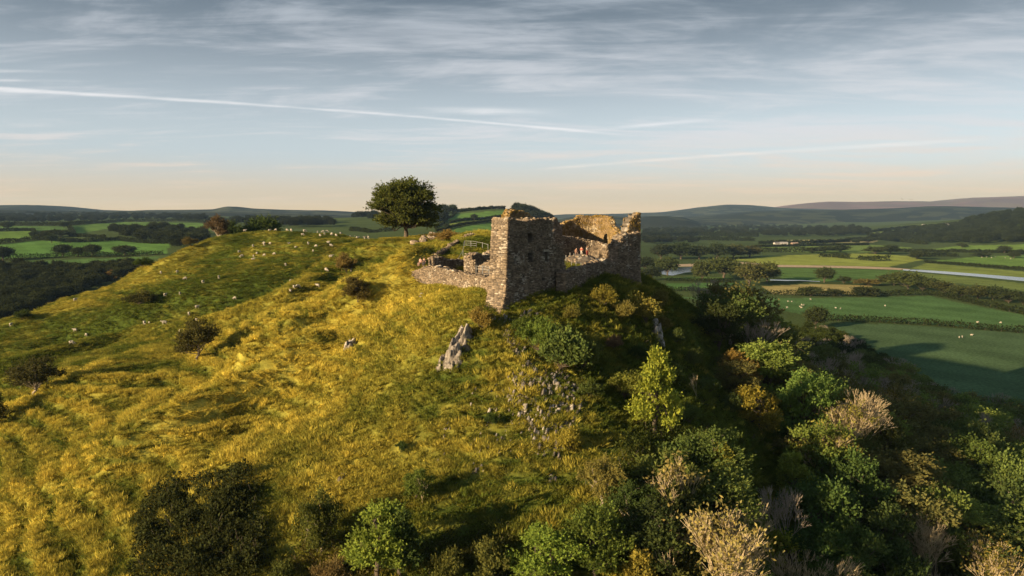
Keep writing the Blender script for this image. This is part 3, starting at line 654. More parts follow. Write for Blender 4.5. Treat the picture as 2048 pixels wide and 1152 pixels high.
def walkway():
    a = at(950, 546, 105.0); b = at(977, 549, 102.0); d = b - a; L = float(np.linalg.norm(d[:2])); ang_ = math.atan2(d[1], d[0])
    z0 = float((a[2] + b[2]) / 2); root = empty('timber_walkway', (a[0], a[1], z0), ang_)
    def box(name, x0, x1, y0, y1, za, zb, mat):
        V = [(x, y, z) for z in (za, zb) for x, y in ((x0, y0), (x1, y0), (x1, y1), (x0, y1))]
        me = bpy.data.meshes.new(name); me.from_pydata(V, [], [(3, 2, 1, 0), (4, 5, 6, 7), (0, 1, 5, 4), (1, 2, 6, 5), (2, 3, 7, 6), (3, 0, 4, 7)]); me.materials.append(M[mat]); return link(name, me, parent=root)
    n = int(L / .22)
    for i in range(n): box('plank', i * .22, i * .22 + .19, 0, 1.1, -.06, 0, 'wood')
    for y in (0.02, 1.02):
        box('beam', 0, L, y, y + .08, -.24, -.062, 'wood'); 
        for x in (0.05, L / 2, L - .1): box('post', x, x + .08, y + .1, y + .18, -1.6, 1.05, 'metal')
        for z in (.95, .55): box('rail', 0, L, y + .19, y + .23, z, z + .05, 'metal')
    tag(root, 'small walkway with metal handrails beside the lit tower end', 'walkway')
walkway()

# ------------------------------------------------------------------ trees and bushes
def tube_np(P0, P1, R0, R1, sides=4):
    P0, P1 = np.asarray(P0, float), np.asarray(P1, float); d = P1 - P0; d /= np.linalg.norm(d, axis=1)[:, None] + 1e-9
    ref = np.where(np.abs(d[:, 2:3]) > .9, np.array([[1., 0, 0]]), np.array([[0, 0, 1.]])); u = np.cross(d, ref); u /= np.linalg.norm(u, axis=1)[:, None]; v = np.cross(d, u)
    a = np.arange(sides) / sides * 2 * np.pi; ring = np.cos(a)[None, :, None] * u[:, None] + np.sin(a)[None, :, None] * v[:, None]
    V = np.concatenate([P0[:, None] + ring * np.asarray(R0)[:, None, None], P1[:, None] + ring * np.asarray(R1)[:, None, None]], 1)
    n = len(P0); o = (np.arange(n) * 2 * sides)[:, None, None]; i = np.arange(sides); j = (i + 1) % sides
    Q = (o + np.stack([i, j, j + sides, i + sides], 1)[None]).reshape(-1, 4)
    return V.reshape(-1, 3), Q
def leaves_np(c, ax, L, W, rng):
    n = len(c); ax = ax / (np.linalg.norm(ax, axis=1)[:, None] + 1e-9); b = np.cross(ax, rng.normal(0, 1, (n, 3))); b /= np.linalg.norm(b, axis=1)[:, None] + 1e-9
    nn = np.cross(ax, b); V = np.stack([c, c + ax * (L * .45)[:, None] + b * W[:, None] + nn * (W * .35)[:, None], c + ax * L[:, None], c + ax * (L * .45)[:, None] - b * W[:, None] + nn * (W * .35)[:, None]], 1)
    return V.reshape(-1, 3), np.arange(n * 4).reshape(n, 4)
def unit(rng, n): v = rng.normal(0, 1, (n, 3)); return v / np.linalg.norm(v, axis=1)[:, None]
class Proto: pass
def leafy(name, H, R, shape='round', lobes=26, twigs=26, leaf=0.24, per=6, seed=1, trunk=True, bark='bark', droop=0.45, lobe_r=.38, bare=0.0, rr=(.35, .92), lv=(.45, 1.4)):
    rng = np.random.default_rng(seed); D = unit(rng, lobes * 3); D = D[D[:, 2] > (-.8 if shape != 'shrub' else -.05)][:lobes]; n = len(D)
    rr_ = rng.uniform(*rr, n); zc, sz = (.50, .50) if shape == 'dome' else (.55, .46) if shape == 'round' else (.5, .5) if shape == 'column' else (.30, .62)
    cen = D * rr_[:, None] * np.array([R, R, sz * H]); cen[:, 2] += zc * H
    if shape == 'cone':
        zc = .1; h = rng.random(n) ** .8; a = rng.uniform(0, 6.28, n); r = R * (1 - h) ** .8 * rng.uniform(.5, .9, n) + .08 * R
        cen = np.stack([np.cos(a) * r, np.sin(a) * r, H * (.12 + .82 * h)], 1)
    lr = lobe_r * R * rng.uniform(*lv, n)
    if shape == 'cone': lr = lr * (1.15 - .7 * (cen[:, 2] / H))
    cen[:, 2] = np.minimum(cen[:, 2], H - lr * .6)
    cen[:, 2] = np.maximum(cen[:, 2], lr * .55 if shape == 'shrub' else (.10 if shape == 'dome' else .14) * H)
    m = n * twigs; li = np.repeat(np.arange(n), twigs); d = unit(rng, m); d[:, 2] = np.abs(d[:, 2]) * .55 + d[:, 2] * .45
    start = cen[li] + d * (lr[li] * rng.uniform(.25, .95, m))[:, None] * np.array([1, 1, .85])
    out = cen[li] - np.array([0, 0, .45 * H]); out /= np.linalg.norm(out, axis=1)[:, None] + .3
    tdir = d * .8 + out * .4 + np.array([0, 0, droop]) + rng.normal(0, .35, (m, 3)); tdir /= np.linalg.norm(tdir, axis=1)[:, None]
    tl = leaf * rng.uniform(1.2, 3.4, m); q = np.repeat(np.arange(m), per); f = np.tile(np.arange(per) / per, m)
    c = start[q] + tdir[q] * (tl[q] * f)[:, None] + rng.normal(0, leaf * .18, (len(q), 3)); ax = tdir[q] * .7 + rng.normal(0, .6, (len(q), 3))
    V, Q = leaves_np(c, ax, leaf * rng.uniform(.6, 1.3, len(q)), leaf * rng.uniform(.2, .4, len(q)), rng)
    tone = np.clip(.5 + .22 * (rng.random(n)[li] - .5) * 2 + .0 * li, 0, 1)[q] * .6 + .4 * rng.random(len(q))
    p = Proto(); p.H, p.R = H, R; p.crown = mesh_np(name + '_crown', V, Q=Q, attrs={'v': ('FACE', tone)}, mat=M['leaf'])
    # trunk and limbs
    P0, P1, R0, R1 = [], [], [], []; tr = .028 * H if shape != 'shrub' else .014 * H
    zt = H * (.42 if shape in ('round', 'dome') else .8 if shape in ('column', 'cone') else .18); k = 5; pts = [np.array([0, 0, -.6])]
    for i in range(1, k + 1): pts.append(np.array([rng.normal(0, .02) * H, rng.normal(0, .02) * H, zt * i / k]))
    for i in range(k): P0.append(pts[i]); P1.append(pts[i + 1]); R0.append(tr * (1.35 - .8 * i / k)); R1.append(tr * (1.35 - .8 * (i + 1) / k))
    for i in range(n):
        b0 = pts[min(k, 1 + int(rng.integers(1, k)))]; e = cen[i]; mid = b0 * .45 + e * .55 + np.array([0, 0, -.04 * H]) + rng.normal(0, .03 * H, 3)
        P0 += [b0, mid]; P1 += [mid, e]; R0 += [tr * .45, tr * .28]; R1 += [tr * .28, tr * .1]
        for j in range(3): P0.append(e); P1.append(e + unit(rng, 1)[0] * lr[i] * .9); R0.append(tr * .1); R1.append(tr * .03)
    V, Q = tube_np(P0, P1, R0, R1, 5); p.trunk = mesh_np(name + '_trunk', V, Q=Q, mat=M[bark]); p.second = 'crown'; return p
def bare_tree(name, H, spread=.5, levels=5, seed=1, bark='pale_bark', leafn=0, thick=.021, stems=1):
    rng = np.random.default_rng(seed); P0, P1, R0, R1 = [], [], [], []; big = []
    def grow(p, d, L, r, lv):
        k = 2 if lv > 1 else 1
        for i in range(k):
            d2 = d + rng.normal(0, .13, 3); d2[2] += .06; d2 /= np.linalg.norm(d2); e = p + d2 * L / k; re = r * (.84 if k == 2 else .6)
            P0.append(p); P1.append(e); R0.append(r); R1.append(re); big.append(lv); p, d, r = e, d2, re
        if lv <= 0: return
        nb = 3 if lv > 3 else 4 if lv > 1 else 4
        a0 = rng.uniform(0, 6.28)
        for i in range(nb):
            a = a0 + i * 6.283 / nb + rng.normal(0, .4); tilt = spread * rng.uniform(.4, 1.15)
            ref = np.array([1., 0, 0]) if abs(d[2]) > .8 else np.array([0, 0, 1.]); u = np.cross(d, ref); u /= np.linalg.norm(u); v = np.cross(d, u)
            nd = d * math.cos(tilt) + (u * math.cos(a) + v * math.sin(a)) * math.sin(tilt); nd[2] += .12; nd /= np.linalg.norm(nd)
            grow(p, nd, L * rng.uniform(.6, .85), max(r * .66, .017), lv - 1)
    for s in range(stems):
        d = np.array([rng.normal(0, .25 * (stems > 1)), rng.normal(0, .25 * (stems > 1)), 1.0]); d /= np.linalg.norm(d)
        grow(np.array([rng.normal(0, .1 * (stems > 1)), rng.normal(0, .1 * (stems > 1)), -.4]), d, H * .2, H * thick, levels)
    P0, P1, R0, R1, big = np.array(P0), np.array(P1), np.array(R0), np.array(R1), np.array(big)
    f = H / P1[:, 2].max(); P0 *= f; P1 *= f
    p = Proto(); p.H = H; p.R = float(np.abs(P1[:, :2]).max()); t = big >= levels - 1
    V, Q = tube_np(P0[t], P1[t], R0[t], R1[t], 5); p.trunk = mesh_np(name + '_trunk', V, Q=Q, mat=M[bark])
    V, Q = tube_np(P0[~t], P1[~t], R0[~t], R1[~t], 3); p.crown = mesh_np(name + '_branches', V, Q=Q, mat=M[bark]); p.second = 'branches'
    p.leaves = None
    if leafn:
        tip = P1[big <= 1]; q = rng.integers(0, len(tip), leafn); c = tip[q] + rng.normal(0, .22, (leafn, 3))
        V, Q = leaves_np(c, unit(rng, leafn) + np.array([0, 0, .4]), rng.uniform(.14, .3, leafn), rng.uniform(.04, .08, leafn), rng)
        p.leaves = mesh_np(name + '_leaves', V, Q=Q, attrs={'v': ('FACE', rng.random(leafn))}, mat=M['leaf'])
    return p
PR = {}
PR['oak'] = leafy('oak', 13, 6.0, 'dome', 130, 60, .42, 6, 31, lobe_r=.27, rr=(.3, .98), lv=(.55, 1.4))
PR['ash1'] = leafy('ash', 9, 3.4, 'round', 38, 44, .30, 6, 2, lobe_r=.33)
PR['ash2'] = leafy('ash', 9, 3.0, 'column', 38, 44, .30, 6, 3, lobe_r=.36)
PR['ash3'] = leafy('ash', 8, 3.3, 'round', 36, 46, .28, 6, 14, lobe_r=.36)
PR['haw1'] = leafy('hawthorn', 6, 2.1, 'cone', 34, 44, .27, 6, 4, lobe_r=.42, droop=.8)
PR['haw2'] = leafy('hawthorn', 6, 2.4, 'column', 34, 44, .26, 6, 5, lobe_r=.38, droop=.7)
PR['haw3'] = leafy('hawthorn', 5, 2.8, 'dome', 28, 56, .24, 6, 6, lobe_r=.40, bark='grey_bark')
PR['shrub1'] = leafy('shrub', 3, 1.9, 'shrub', 24, 36, .22, 5, 7, lobe_r=.42, droop=.6)
PR['shrub2'] = leafy('shrub', 2.2, 2.2, 'shrub', 26, 36, .20, 5, 8, lobe_r=.36, droop=.5)
PR['shrub3'] = leafy('shrub', 3.4, 1.5, 'shrub', 22, 36, .24, 5, 18, lobe_r=.5, droop=.9)
PR['bare1'] = bare_tree('bare', 8, .42, 5, 10, stems=2, thick=.016)
PR['bare2'] = bare_tree('bare', 7, .34, 4, 11, stems=4, thick=.015)
PR['bare3'] = bare_tree('bare', 8, .42, 5, 12, bark='grey_bark', thick=.02)
PR['half1'] = bare_tree('half_bare', 8, .40, 5, 13, leafn=2600, stems=2)
PR['dead'] = bare_tree('dead', 3, .5, 3, 15, thick=.02)
PR['far1'] = leafy('far_tree', 13, 5.2, 'round', 36, 24, 1.0, 4, 21, lobe_r=.36)
PR['far2'] = leafy('far_tree', 11, 5.4, 'shrub', 34, 24, 1.0, 4, 22, lobe_r=.36)
PR['far3'] = leafy('far_tree', 13, 3.8, 'column', 30, 22, 1.0, 4, 23, lobe_r=.42)
def plant(kind, loc, h, label, color=(.06, .09, .02), width=None, name='tree', cat='tree', group=None, rz=None, leafcol=None):
    """a tree of prototype kind standing at loc, h metres high, its own trunk and crown objects sharing mesh data"""
    p = PR[kind]; r = empty(name, (loc[0], loc[1], loc[2]), RNG.uniform(0, 6.28) if rz is None else rz); s = h / p.H; sx = s if width is None else width / (2 * p.R)
    asp = 1.0 if kind == 'oak' else RNG.uniform(.82, 1.2); r.scale = (sx * asp, sx / asp, s); r.rotation_euler = (0, 0, r.rotation_euler[2]) if kind == 'oak' else (RNG.normal(0, .05), RNG.normal(0, .05), r.rotation_euler[2])
    link('trunk', p.trunk, parent=r); c = link(p.second, p.crown, parent=r); j = 1.7 * RNG.uniform(.88, 1.14)
    c.color = (color[0] * j * RNG.uniform(.94, 1.06), color[1] * j, color[2] * j, 1)
    if getattr(p, 'leaves', None): l = link('leaves', p.leaves, parent=r); l.color = c.color
    tag(r, label, cat, group); return r
def plant_px(kind, px, pyb, pyt, label, wpx=None, y0=46.0, y1=6000.0, Y=None, **kw):
    if Y is None: p = hit(px, pyb, y0, y1)
    else: p = at(px, pyb, Y); p[2] = gz(p[0], p[1])
    h = (pyb - pyt) * p[1] / FPX * 1.02 if Y is None else max(1.0, at(px, pyt, Y)[2] - p[2])
    return plant(kind, p, h, label, width=None if wpx is None else wpx * p[1] / FPX, **kw)
GOLDG, MIDG, DARKG, BRN, LIME, GREYB = (.15, .14, .026), (.07, .10, .022), (.034, .052, .016), (.14, .095, .032), (.13, .17, .03), (.085, .075, .05)
# on the hill top
plant_px('oak', 812, 480, 360, 'large dark spreading oak on the hill behind the castle', wpx=124, Y=172, rz=2.2, color=(.055, .068, .018), name='oak_tree')
plant_px('haw3', 436, 470, 432, 'round bare brown tree on the far brow of the hill', wpx=50, Y=250, color=(.075, .055, .032))
plant_px('shrub2', 528, 468, 434, 'wide dark green bush on the far brow of the hill', wpx=76, Y=262, color=DARKG, name='bush', cat='bush')
plant_px('shrub1', 470, 470, 440, 'dark leafy bush between the brown tree and the wide bush', wpx=40, Y=268, color=DARKG, name='bush', cat='bush')
plant_px('shrub1', 382, 505, 473, 'brown green bush on the lit edge below the far brow', wpx=36, Y=230, color=(.07, .062, .026), name='bush', cat='bush')
plant_px('haw3', 396, 722, 640, 'round dark hawthorn with a long shadow in the middle of the left slope', wpx=86, color=(.06, .058, .02), name='hawthorn_tree')
plant_px('haw3', 73, 792, 715, 'dark hawthorn at the left edge with its shadow on lit grass', wpx=80, color=(.045, .045, .018), name='hawthorn_tree')
plant_px('haw2', 716, 606, 552, 'thin hawthorn beside the bright track left of the castle', wpx=50, color=(.085, .075, .028), name='hawthorn_tree')
plant_px('shrub1', 693, 548, 506, 'olive brown bush above the bright track', wpx=50, color=(.10, .085, .03), name='bush', cat='bush')
plant_px('shrub1', 886, 490, 458, 'golden brown round bush by the fallen masonry', wpx=52, Y=143, color=(.12, .09, .03), name='bush', cat='bush')
plant_px('shrub2', 277, 610, 585, 'low dark bramble bush in the sheep meadow', wpx=58, color=(.05, .055, .02), name='bush', cat='bush')
plant_px('shrub1', 44, 640, 618, 'small dark bush on the left skyline bank', wpx=36, color=DARKG, name='bush', cat='bush')
plant_px('shrub1', 232, 560, 540, 'small brown bush on the lit bank at the left skyline', wpx=30, color=BRN, name='bush', cat='bush')
plant_px('shrub1', 287, 536, 515, 'dark bush at the top of the lit left bank', wpx=34, color=DARKG, name='bush', cat='bush')
plant_px('ash3', -22, 872, 770, 'dark tree cut off by the left edge of the slope', wpx=70, color=(.045, .05, .018))
# foot of the tower and slope below
plant_px('shrub1', 962, 662, 612, 'olive bush against the lit foot of the tower', wpx=52, color=(.12, .10, .028), name='bush', cat='bush')
for px, b, t, w_, cl, kd, lab in [
 (1075, 712, 632, 74, MIDG, 'shrub1', 'leafy green bush nearest the tower foot above the scree'), (1120, 752, 650, 84, (.05, .075, .022), 'shrub3', 'dark green bush in the middle of the clump under the tower'),
 (1168, 742, 664, 72, (.075, .09, .025), 'shrub1', 'green bush at the right of the clump under the tower'), (1040, 668, 632, 44, MIDG, 'shrub1', 'small green shrub at the foot of the dark tower face'),
 (1140, 640, 612, 46, (.11, .11, .028), 'shrub2', 'yellow green shrub right of the dark tower face'), (1205, 618, 570, 50, (.13, .12, .026), 'shrub1', 'golden shrub on the bank below the low shaded wall'),
 (1245, 640, 598, 46, (.10, .10, .03), 'shrub1', 'olive shrub below the end wall'), (1292, 652, 585, 58, (.13, .12, .03), 'shrub3', 'tall golden shrub at the foot of the end wall'),
 (1316, 622, 572, 34, (.10, .10, .03), 'shrub3', 'narrow shrub on the edge right of the end wall'), (1228, 700, 668, 40, (.10, .075, .045), 'shrub1', 'brown twiggy shrub on the shaded bank'),
 (1275, 720, 690, 40, DARKG, 'shrub2', 'dark low shrub right of the brown twiggy one'), (1180, 800, 760, 46, (.05, .07, .02), 'shrub1', 'dark shrub at the right of the scree'),
 (802, 906, 880, 26, DARKG, 'shrub1', 'tiny dark bush alone on the open slope'), (835, 1002, 930, 62, MIDG, 'haw2', 'green bush with pale bare branches on the lower slope'),
 (1138, 905, 848, 60, GOLDG, 'shrub1', 'bright yellow green bush below the scree'), (985, 850, 826, 30, DARKG, 'shrub2', 'small dark shrub left of the scree'),
 (1248, 800, 738, 66, (.10, .12, .026), 'shrub1', 'green shrub just left of the tall bright tree')]:
    plant_px(kd, px, b, t, lab, wpx=w_, color=cl, name='bush' if 'shrub' in kd else 'small_tree', cat='bush' if 'shrub' in kd else 'tree')
plant_px('haw1', 1312, 875, 705, 'tall bright yellow green tree standing clear on the right slope', wpx=96, color=(.16, .19, .03))
plant_px('haw2', 756, 1165, 995, 'bright green tree lit on its left at the bottom of the slope', wpx=118, color=(.11, .15, .028))
plant_px('haw3', 640, 1110, 985, 'darker green tree between the thicket and the bright tree', wpx=105, color=(.075, .085, .022))
plant_px('haw1', 800, 1150, 1020, 'dark tree close behind the bright one at the bottom', wpx=80, color=(.04, .06, .018))
for px, b, t, w_, cl, kd, lab in [
 (890, 1180, 1090, 80, (.075, .08, .022), 'shrub1', 'olive shrub at the bottom edge right of the bright tree'), (985, 1175, 1075, 90, (.06, .07, .02), 'shrub1', 'dull green shrub at the bottom edge left of the big green tree'),
 (560, 1175, 1120, 70, (.06, .07, .02), 'shrub2', 'low green shrub at the bottom edge beside the thicket'), (655, 1180, 1120, 80, (.12, .09, .04), 'shrub2', 'brown seed head scrub at the bottom edge'),
 (1200, 1010, 915, 80, (.10, .10, .03), 'haw3', 'olive tree above the big green tree at the bottom'), (1085, 1200, 1040, 150, (.10, .14, .026), 'ash3', 'broad green tree at the bottom edge, left of a pair'),
 (1190, 1170, 995, 150, (.075, .11, .024), 'ash3', 'broad green tree at the bottom edge, right of a pair'), (1265, 1060, 960, 100, DARKG, 'haw3', 'dark shaded tree right of the olive one')]:
    plant_px(kd, px, b, t, lab, wpx=w_, color=cl, name='bush' if 'shrub' in kd else 'tree', cat='bush' if 'shrub' in kd else 'tree')
for px, b, t, w_, cl, kd, lab in [
 (1352, 690, 655, 40, (.05, .07, .022), 'shrub1', 'green shrub on the right flank just below the end wall'), (1385, 735, 700, 44, (.055, .07, .022), 'shrub2', 'low shrub on the right flank above the dead sapling'), (1345, 770, 725, 46, (.06, .08, .024), 'shrub1', 'green shrub on the right flank behind the tall bright tree'),
 (1430, 690, 655, 40, (.06, .075, .025), 'shrub3', 'upright shrub near the shoulder of the hill'), (1420, 790, 750, 50, (.06, .08, .024), 'shrub1', 'green shrub right of the dead sapling'), (1380, 850, 805, 54, (.065, .09, .025), 'shrub1', 'green shrub right of the tall bright tree'),
 (1462, 830, 790, 46, (.05, .07, .022), 'shrub2', 'low dark shrub above the brown path'), (1330, 665, 630, 34, (.11, .10, .03), 'shrub3', 'golden shrub on the edge below the end wall'), (1450, 745, 705, 44, (.055, .065, .025), 'shrub1', 'dull shrub left of the tan leaved tree'), (1400, 905, 860, 56, (.07, .095, .026), 'shrub1', 'green shrub low on the flank left of the brown path')]:
    plant_px(kd, px, b, t, lab, wpx=w_, color=cl, name='bush', cat='bush')
plant_px('dead', 1395, 800, 745, 'leafless pale dead sapling on the shaded right slope', wpx=30, color=(1, 1, 1), name='dead_sapling', cat='tree')
plant_px('dead', 845, 1010, 945, 'pale leafless branches sticking out of the lower slope bush', wpx=50, name='dead_sapling', cat='tree')
plant_px('dead', 1105, 705, 642, 'pale leafless sapling among the clump under the tower', wpx=40, name='dead_sapling', cat='tree')
def scrub(poly, n, hmax, label, color, seed, leaf=.2, name='bramble_thicket', cat='thicket', stems=60):
    """low tangled growth hugging the slope, its outline drawn on the ground"""
    r = np.random.default_rng(seed); A_ = np.array(poly, float); px = r.uniform(A_[:, 0].min(), A_[:, 0].max(), n // 8); py = r.uniform(A_[:, 1].min(), A_[:, 1].max(), n // 8); ok = inside(poly, px, py)
    B = np.array([hit(a, b, 46, 130) for a, b in zip(px[ok][:360], py[ok][:360])]); cx, cy = B[:, 0].mean(), B[:, 1].mean(); q = r.integers(0, len(B), n)
    x = B[q, 0] + r.normal(0, .55, n); y = B[q, 1] + r.normal(0, .55, n); lump_ = .25 + 1.1 * fbm(x / 2.2 + seed, y / 2.2, 3); edge = np.array([np.hypot(B[:, 0] - a, B[:, 1] - b).min() for a, b in zip(x, y)]); z = ground(x, y) + hmax * lump_ * r.random(n) ** .6 * np.exp(-edge * .8)
    root = empty(name, (cx, cy, gz(cx, cy))); o = np.array(root.location); V, Q = leaves_np(np.stack([x, y, z], 1) - o, r.normal(0, .8, (n, 3)) + np.array([0, 0, .6]), leaf * r.uniform(.6, 1.6, n), leaf * r.uniform(.2, .45, n), r)
    c = link('foliage', mesh_np('thicket', V, Q=Q, attrs={'v': ('FACE', r.random(n))}, mat=M['leaf']), parent=root); c.color = (*color, 1)
    i = r.integers(0, len(B), stems); P0 = B[i] - o - np.array([0, 0, .2]); P1 = P0 + np.stack([r.normal(0, .5, stems), r.normal(0, .5, stems), hmax * r.uniform(.5, 1.1, stems)], 1); V, Q = tube_np(P0, P1, np.full(stems, .035), np.full(stems, .015), 4); link('stems', mesh_np('thicket_stems', V, Q=Q, mat=M['bark']), parent=root)['kind'] = 'stuff'
    tag(root, label, cat); return root
scrub([(295,1000),(330,985),(365,968),(430,958),(490,950),(508,975),(512,1020),(530,1070),(522,1120),(500,1170),(290,1170),(278,1120),(285,1050)], 26000, 1.9, 'huge dark bramble thicket at the bottom left of the slope', (.046, .056, .02), 91, leaf=.26)
scrub([(1185,560),(1225,548),(1250,575),(1300,640),(1290,700),(1230,690),(1180,640),(1140,600)], 2600, .8, 'rough green scrub on the bank below the low shaded wall', (.07, .085, .022), 92, name='scrub', cat='scrub')
scrub([(1240,880),(1330,860),(1420,870),(1470,930),(1400,1000),(1300,1000),(1230,960)], 6000, 1.8, 'dark leafy scrub in the gully below the tall bright tree', (.06, .08, .022), 93, name='scrub', cat='scrub')
scrub([(600,1080),(720,1090),(760,1170),(560,1170)], 2500, 1.0, 'olive scrub along the bottom edge left of the bright tree', (.09, .085, .028), 94, name='scrub', cat='scrub')
scrub([(860,1080),(1010,1060),(1040,1170),(830,1170)], 3500, 1.2, 'dull green scrub along the bottom edge in the middle', (.065, .075, .022), 95, name='scrub', cat='scrub')
scrub([(1000,650),(1080,640),(1190,690),(1190,760),(1100,760),(1030,720)], 2600, 1.0, 'green undergrowth round the clump under the tower', (.055, .075, .02), 96, name='scrub', cat='scrub')
scrub([(1330,700),(1440,720),(1520,800),(1500,850),(1420,830),(1350,790)], 3500, .8, 'shaded undergrowth on the right flank of the hill', (.045, .06, .022), 97, name='scrub', cat='scrub')
# the wood on the right: crown tops picked one by one, then the gaps filled
WOOD = [(1482,700,5.5,'haw2',(.16,.12,.035),'tan leaved tree at the head of the wood'),(1590,672,5,'haw3',(.12,.10,.045),'pale brown leaved tree behind the tan leaved one'),
 (1525,770,6,'haw2',(.16,.15,.028),'golden leaved tree beside the shaded path'),(1612,742,9,'ash1',(.085,.135,.034),'big fresh green tree in the middle of the wood'),
 (1660,775,8,'ash2',(.12,.13,.03),'yellow green tree touching the big fresh green one'),(1690,780,9,'bare1',(1,1,1),'pale bare tree behind the yellow green one'),
 (1800,790,8,'half1',(.14,.12,.028),'golden topped half bare tree'),(1770,830,8,'ash3',(.07,.085,.026),'dull olive tree below the golden topped one'),(1715,830,9,'half1',(.12,.12,.03),'pale branched tree with thin green leaves in the middle of the wood'),
 (1640,850,8,'ash2',(.09,.12,.028),'green tree below the big fresh green one'),(1705,905,8,'ash1',(.05,.085,.025),'deep green tree in front of the pale branched one'),
 (1440,895,5,'haw1',(.16,.16,.03),'small golden pointed tree left of the bare trees'),(1450,960,9,'half1',(.16,.14,.05),'broad pale bare tree with many upright twigs'),
 (1405,1062,7,'bare2',(1,1,1),'pale bare tree, leftmost of the bare group at the bottom'),(1530,1020,8,'bare1',(1,1,1),'wide pale bare tree in the middle of the bare group'),
 (1575,985,7,'bare3',(1,1,1),'grey bare tree behind the bare group'),(1585,1060,6,'haw2',(.13,.16,.028),'yellow green tree tucked into the bare group'),(1625,1090,6,'bare2',(1,1,1),'pale bare tree at the right end of the bare group'),
 (1900,1050,8,'bare1',(1,1,1),'pale bare tree at the lower right corner'),(1930,1075,8,'half1',(.12,.11,.03),'half bare tree beside the one at the lower right corner'),
 (1600,915,6,'haw1',(.12,.15,.03),'bright green pointed tree above the grey bare tree'),(1660,960,8,'ash3',(.055,.09,.026),'round green tree left of the shaded hollow'),
 (1960,880,9,'ash1',(.06,.085,.022),'olive green tree at the right edge'),(2020,905,9,'ash3',(.08,.11,.03),'fresh green tree cut by the right edge'),(1880,985,9,'ash2',(.075,.10,.026),'green tree standing over the lower right bare tree'),
 (1815,985,7,'haw2',(.085,.09,.028),'dull golden tree in the lower right of the wood'),(1945,820,8,'bare3',(1,1,1),'grey leafless tree at the edge of the big pasture'),(2000,850,7,'half1',(.13,.10,.03),'tan half bare tree at the right edge'),
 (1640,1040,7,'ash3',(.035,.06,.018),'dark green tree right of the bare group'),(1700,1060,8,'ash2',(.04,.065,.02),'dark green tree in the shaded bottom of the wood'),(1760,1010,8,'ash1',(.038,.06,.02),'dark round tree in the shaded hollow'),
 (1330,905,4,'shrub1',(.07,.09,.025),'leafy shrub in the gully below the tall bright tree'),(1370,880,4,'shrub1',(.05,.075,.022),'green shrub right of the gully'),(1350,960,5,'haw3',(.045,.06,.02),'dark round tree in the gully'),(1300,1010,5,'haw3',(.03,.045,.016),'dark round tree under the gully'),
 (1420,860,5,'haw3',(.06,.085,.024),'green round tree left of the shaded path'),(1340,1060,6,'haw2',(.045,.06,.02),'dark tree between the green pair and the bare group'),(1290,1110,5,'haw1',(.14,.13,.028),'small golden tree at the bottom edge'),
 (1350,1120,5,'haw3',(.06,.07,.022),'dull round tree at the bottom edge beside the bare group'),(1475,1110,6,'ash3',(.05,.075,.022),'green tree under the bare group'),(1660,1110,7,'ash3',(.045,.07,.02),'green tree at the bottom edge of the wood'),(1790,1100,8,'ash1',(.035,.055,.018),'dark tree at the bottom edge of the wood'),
 (1480,620,6,'haw3',(.03,.04,.016),'dark tree where the wood leaves the hill edge'),(1440,600,6,'ash3',(.028,.04,.015),'dark tree at the upper tip of the wood'),(1530,640,7,'bare3',(1,1,1),'grey leafless tree near the upper tip of the wood'),(1632,610,10,'far1',(.026,.036,.014),'dark tree standing up against the sheep pasture')]
wood_pts = []
for px, pt, h, kd, cl, lab in WOOD:
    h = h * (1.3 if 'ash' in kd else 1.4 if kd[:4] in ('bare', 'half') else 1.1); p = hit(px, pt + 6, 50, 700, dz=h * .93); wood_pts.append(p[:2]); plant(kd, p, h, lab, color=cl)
rng = np.random.default_rng(77)
WPOLY = [(1420,600),(1500,612),(1640,640),(1760,705),(1880,810),(1960,815),(2150,850),(2150,1330),(1260,1330),(1330,1080),(1420,930),(1530,900),(1580,905),(1520,800),(1480,730),(1440,660)]
gx, gy = rng.uniform(8, 190, 16000), rng.uniform(44, 330, 16000); gg = ground(gx, gy); qx, qy = project(gx, gy, gg + 6.0); ok = inside(WPOLY, qx, qy)
gx, gy, gg, qx, qy = gx[ok], gy[ok], gg[ok], qx[ok], qy[ok]; acc = [tuple(p) for p in wood_pts]; fill = []
for i in range(len(gx)):
    a = np.array(acc); sp = 3.5 + gy[i] * .005
    if np.min(np.hypot(a[:, 0] - gx[i], a[:, 1] - gy[i])) < sp: continue
    bx, by = project(gx[i], gy[i], gg[i]); tx, ty = project(gx[i], gy[i], gg[i] + 9)
    if any(abs(bx - u_) < 48 and ty < v_ < by + 12 for u_, v_ in ((1500, 866), (1530, 888), (1555, 905), (1570, 920))): continue
    acc.append((gx[i], gy[i])); fill.append((gx[i], gy[i], gg[i], qx[i], qy[i]))
fill.sort(key=lambda t: t[1] + (400 if (t[4] > 1190 or t[3] > 2090) else 0)); REST = fill[285:]; fill = fill[:285]; fill.sort(key=lambda t: t[1])
ORD = ['first','second','third','fourth','fifth','sixth','seventh','eighth','ninth','tenth','eleventh','twelfth','thirteenth','fourteenth','fifteenth','sixteenth','seventeenth','eighteenth','nineteenth','twentieth',
       'twenty-first','twenty-second','twenty-third','twenty-fourth','twenty-fifth','twenty-sixth','twenty-seventh','twenty-eighth','twenty-ninth','thirtieth']
def wood_kind(y):
    u = rng.random()
    if y > 125 and u < .40: return 'bare3', (1, 1, 1), 'grey leafless'
    if u < .04: return 'half1', (.12, .10, .035), 'tan'
    cl = [(.058, .080, .025), (.078, .11, .03), (.10, .14, .034), (.085, .088, .032)][int(rng.integers(0, 4))]
    return ['ash1', 'ash2', 'ash3', 'ash1', 'haw3'][int(rng.integers(0, 5))], cl, 'dark green' if cl[1] < .085 else 'green'
rows = [fill[i:i + 21] for i in range(0, len(fill), 21)]
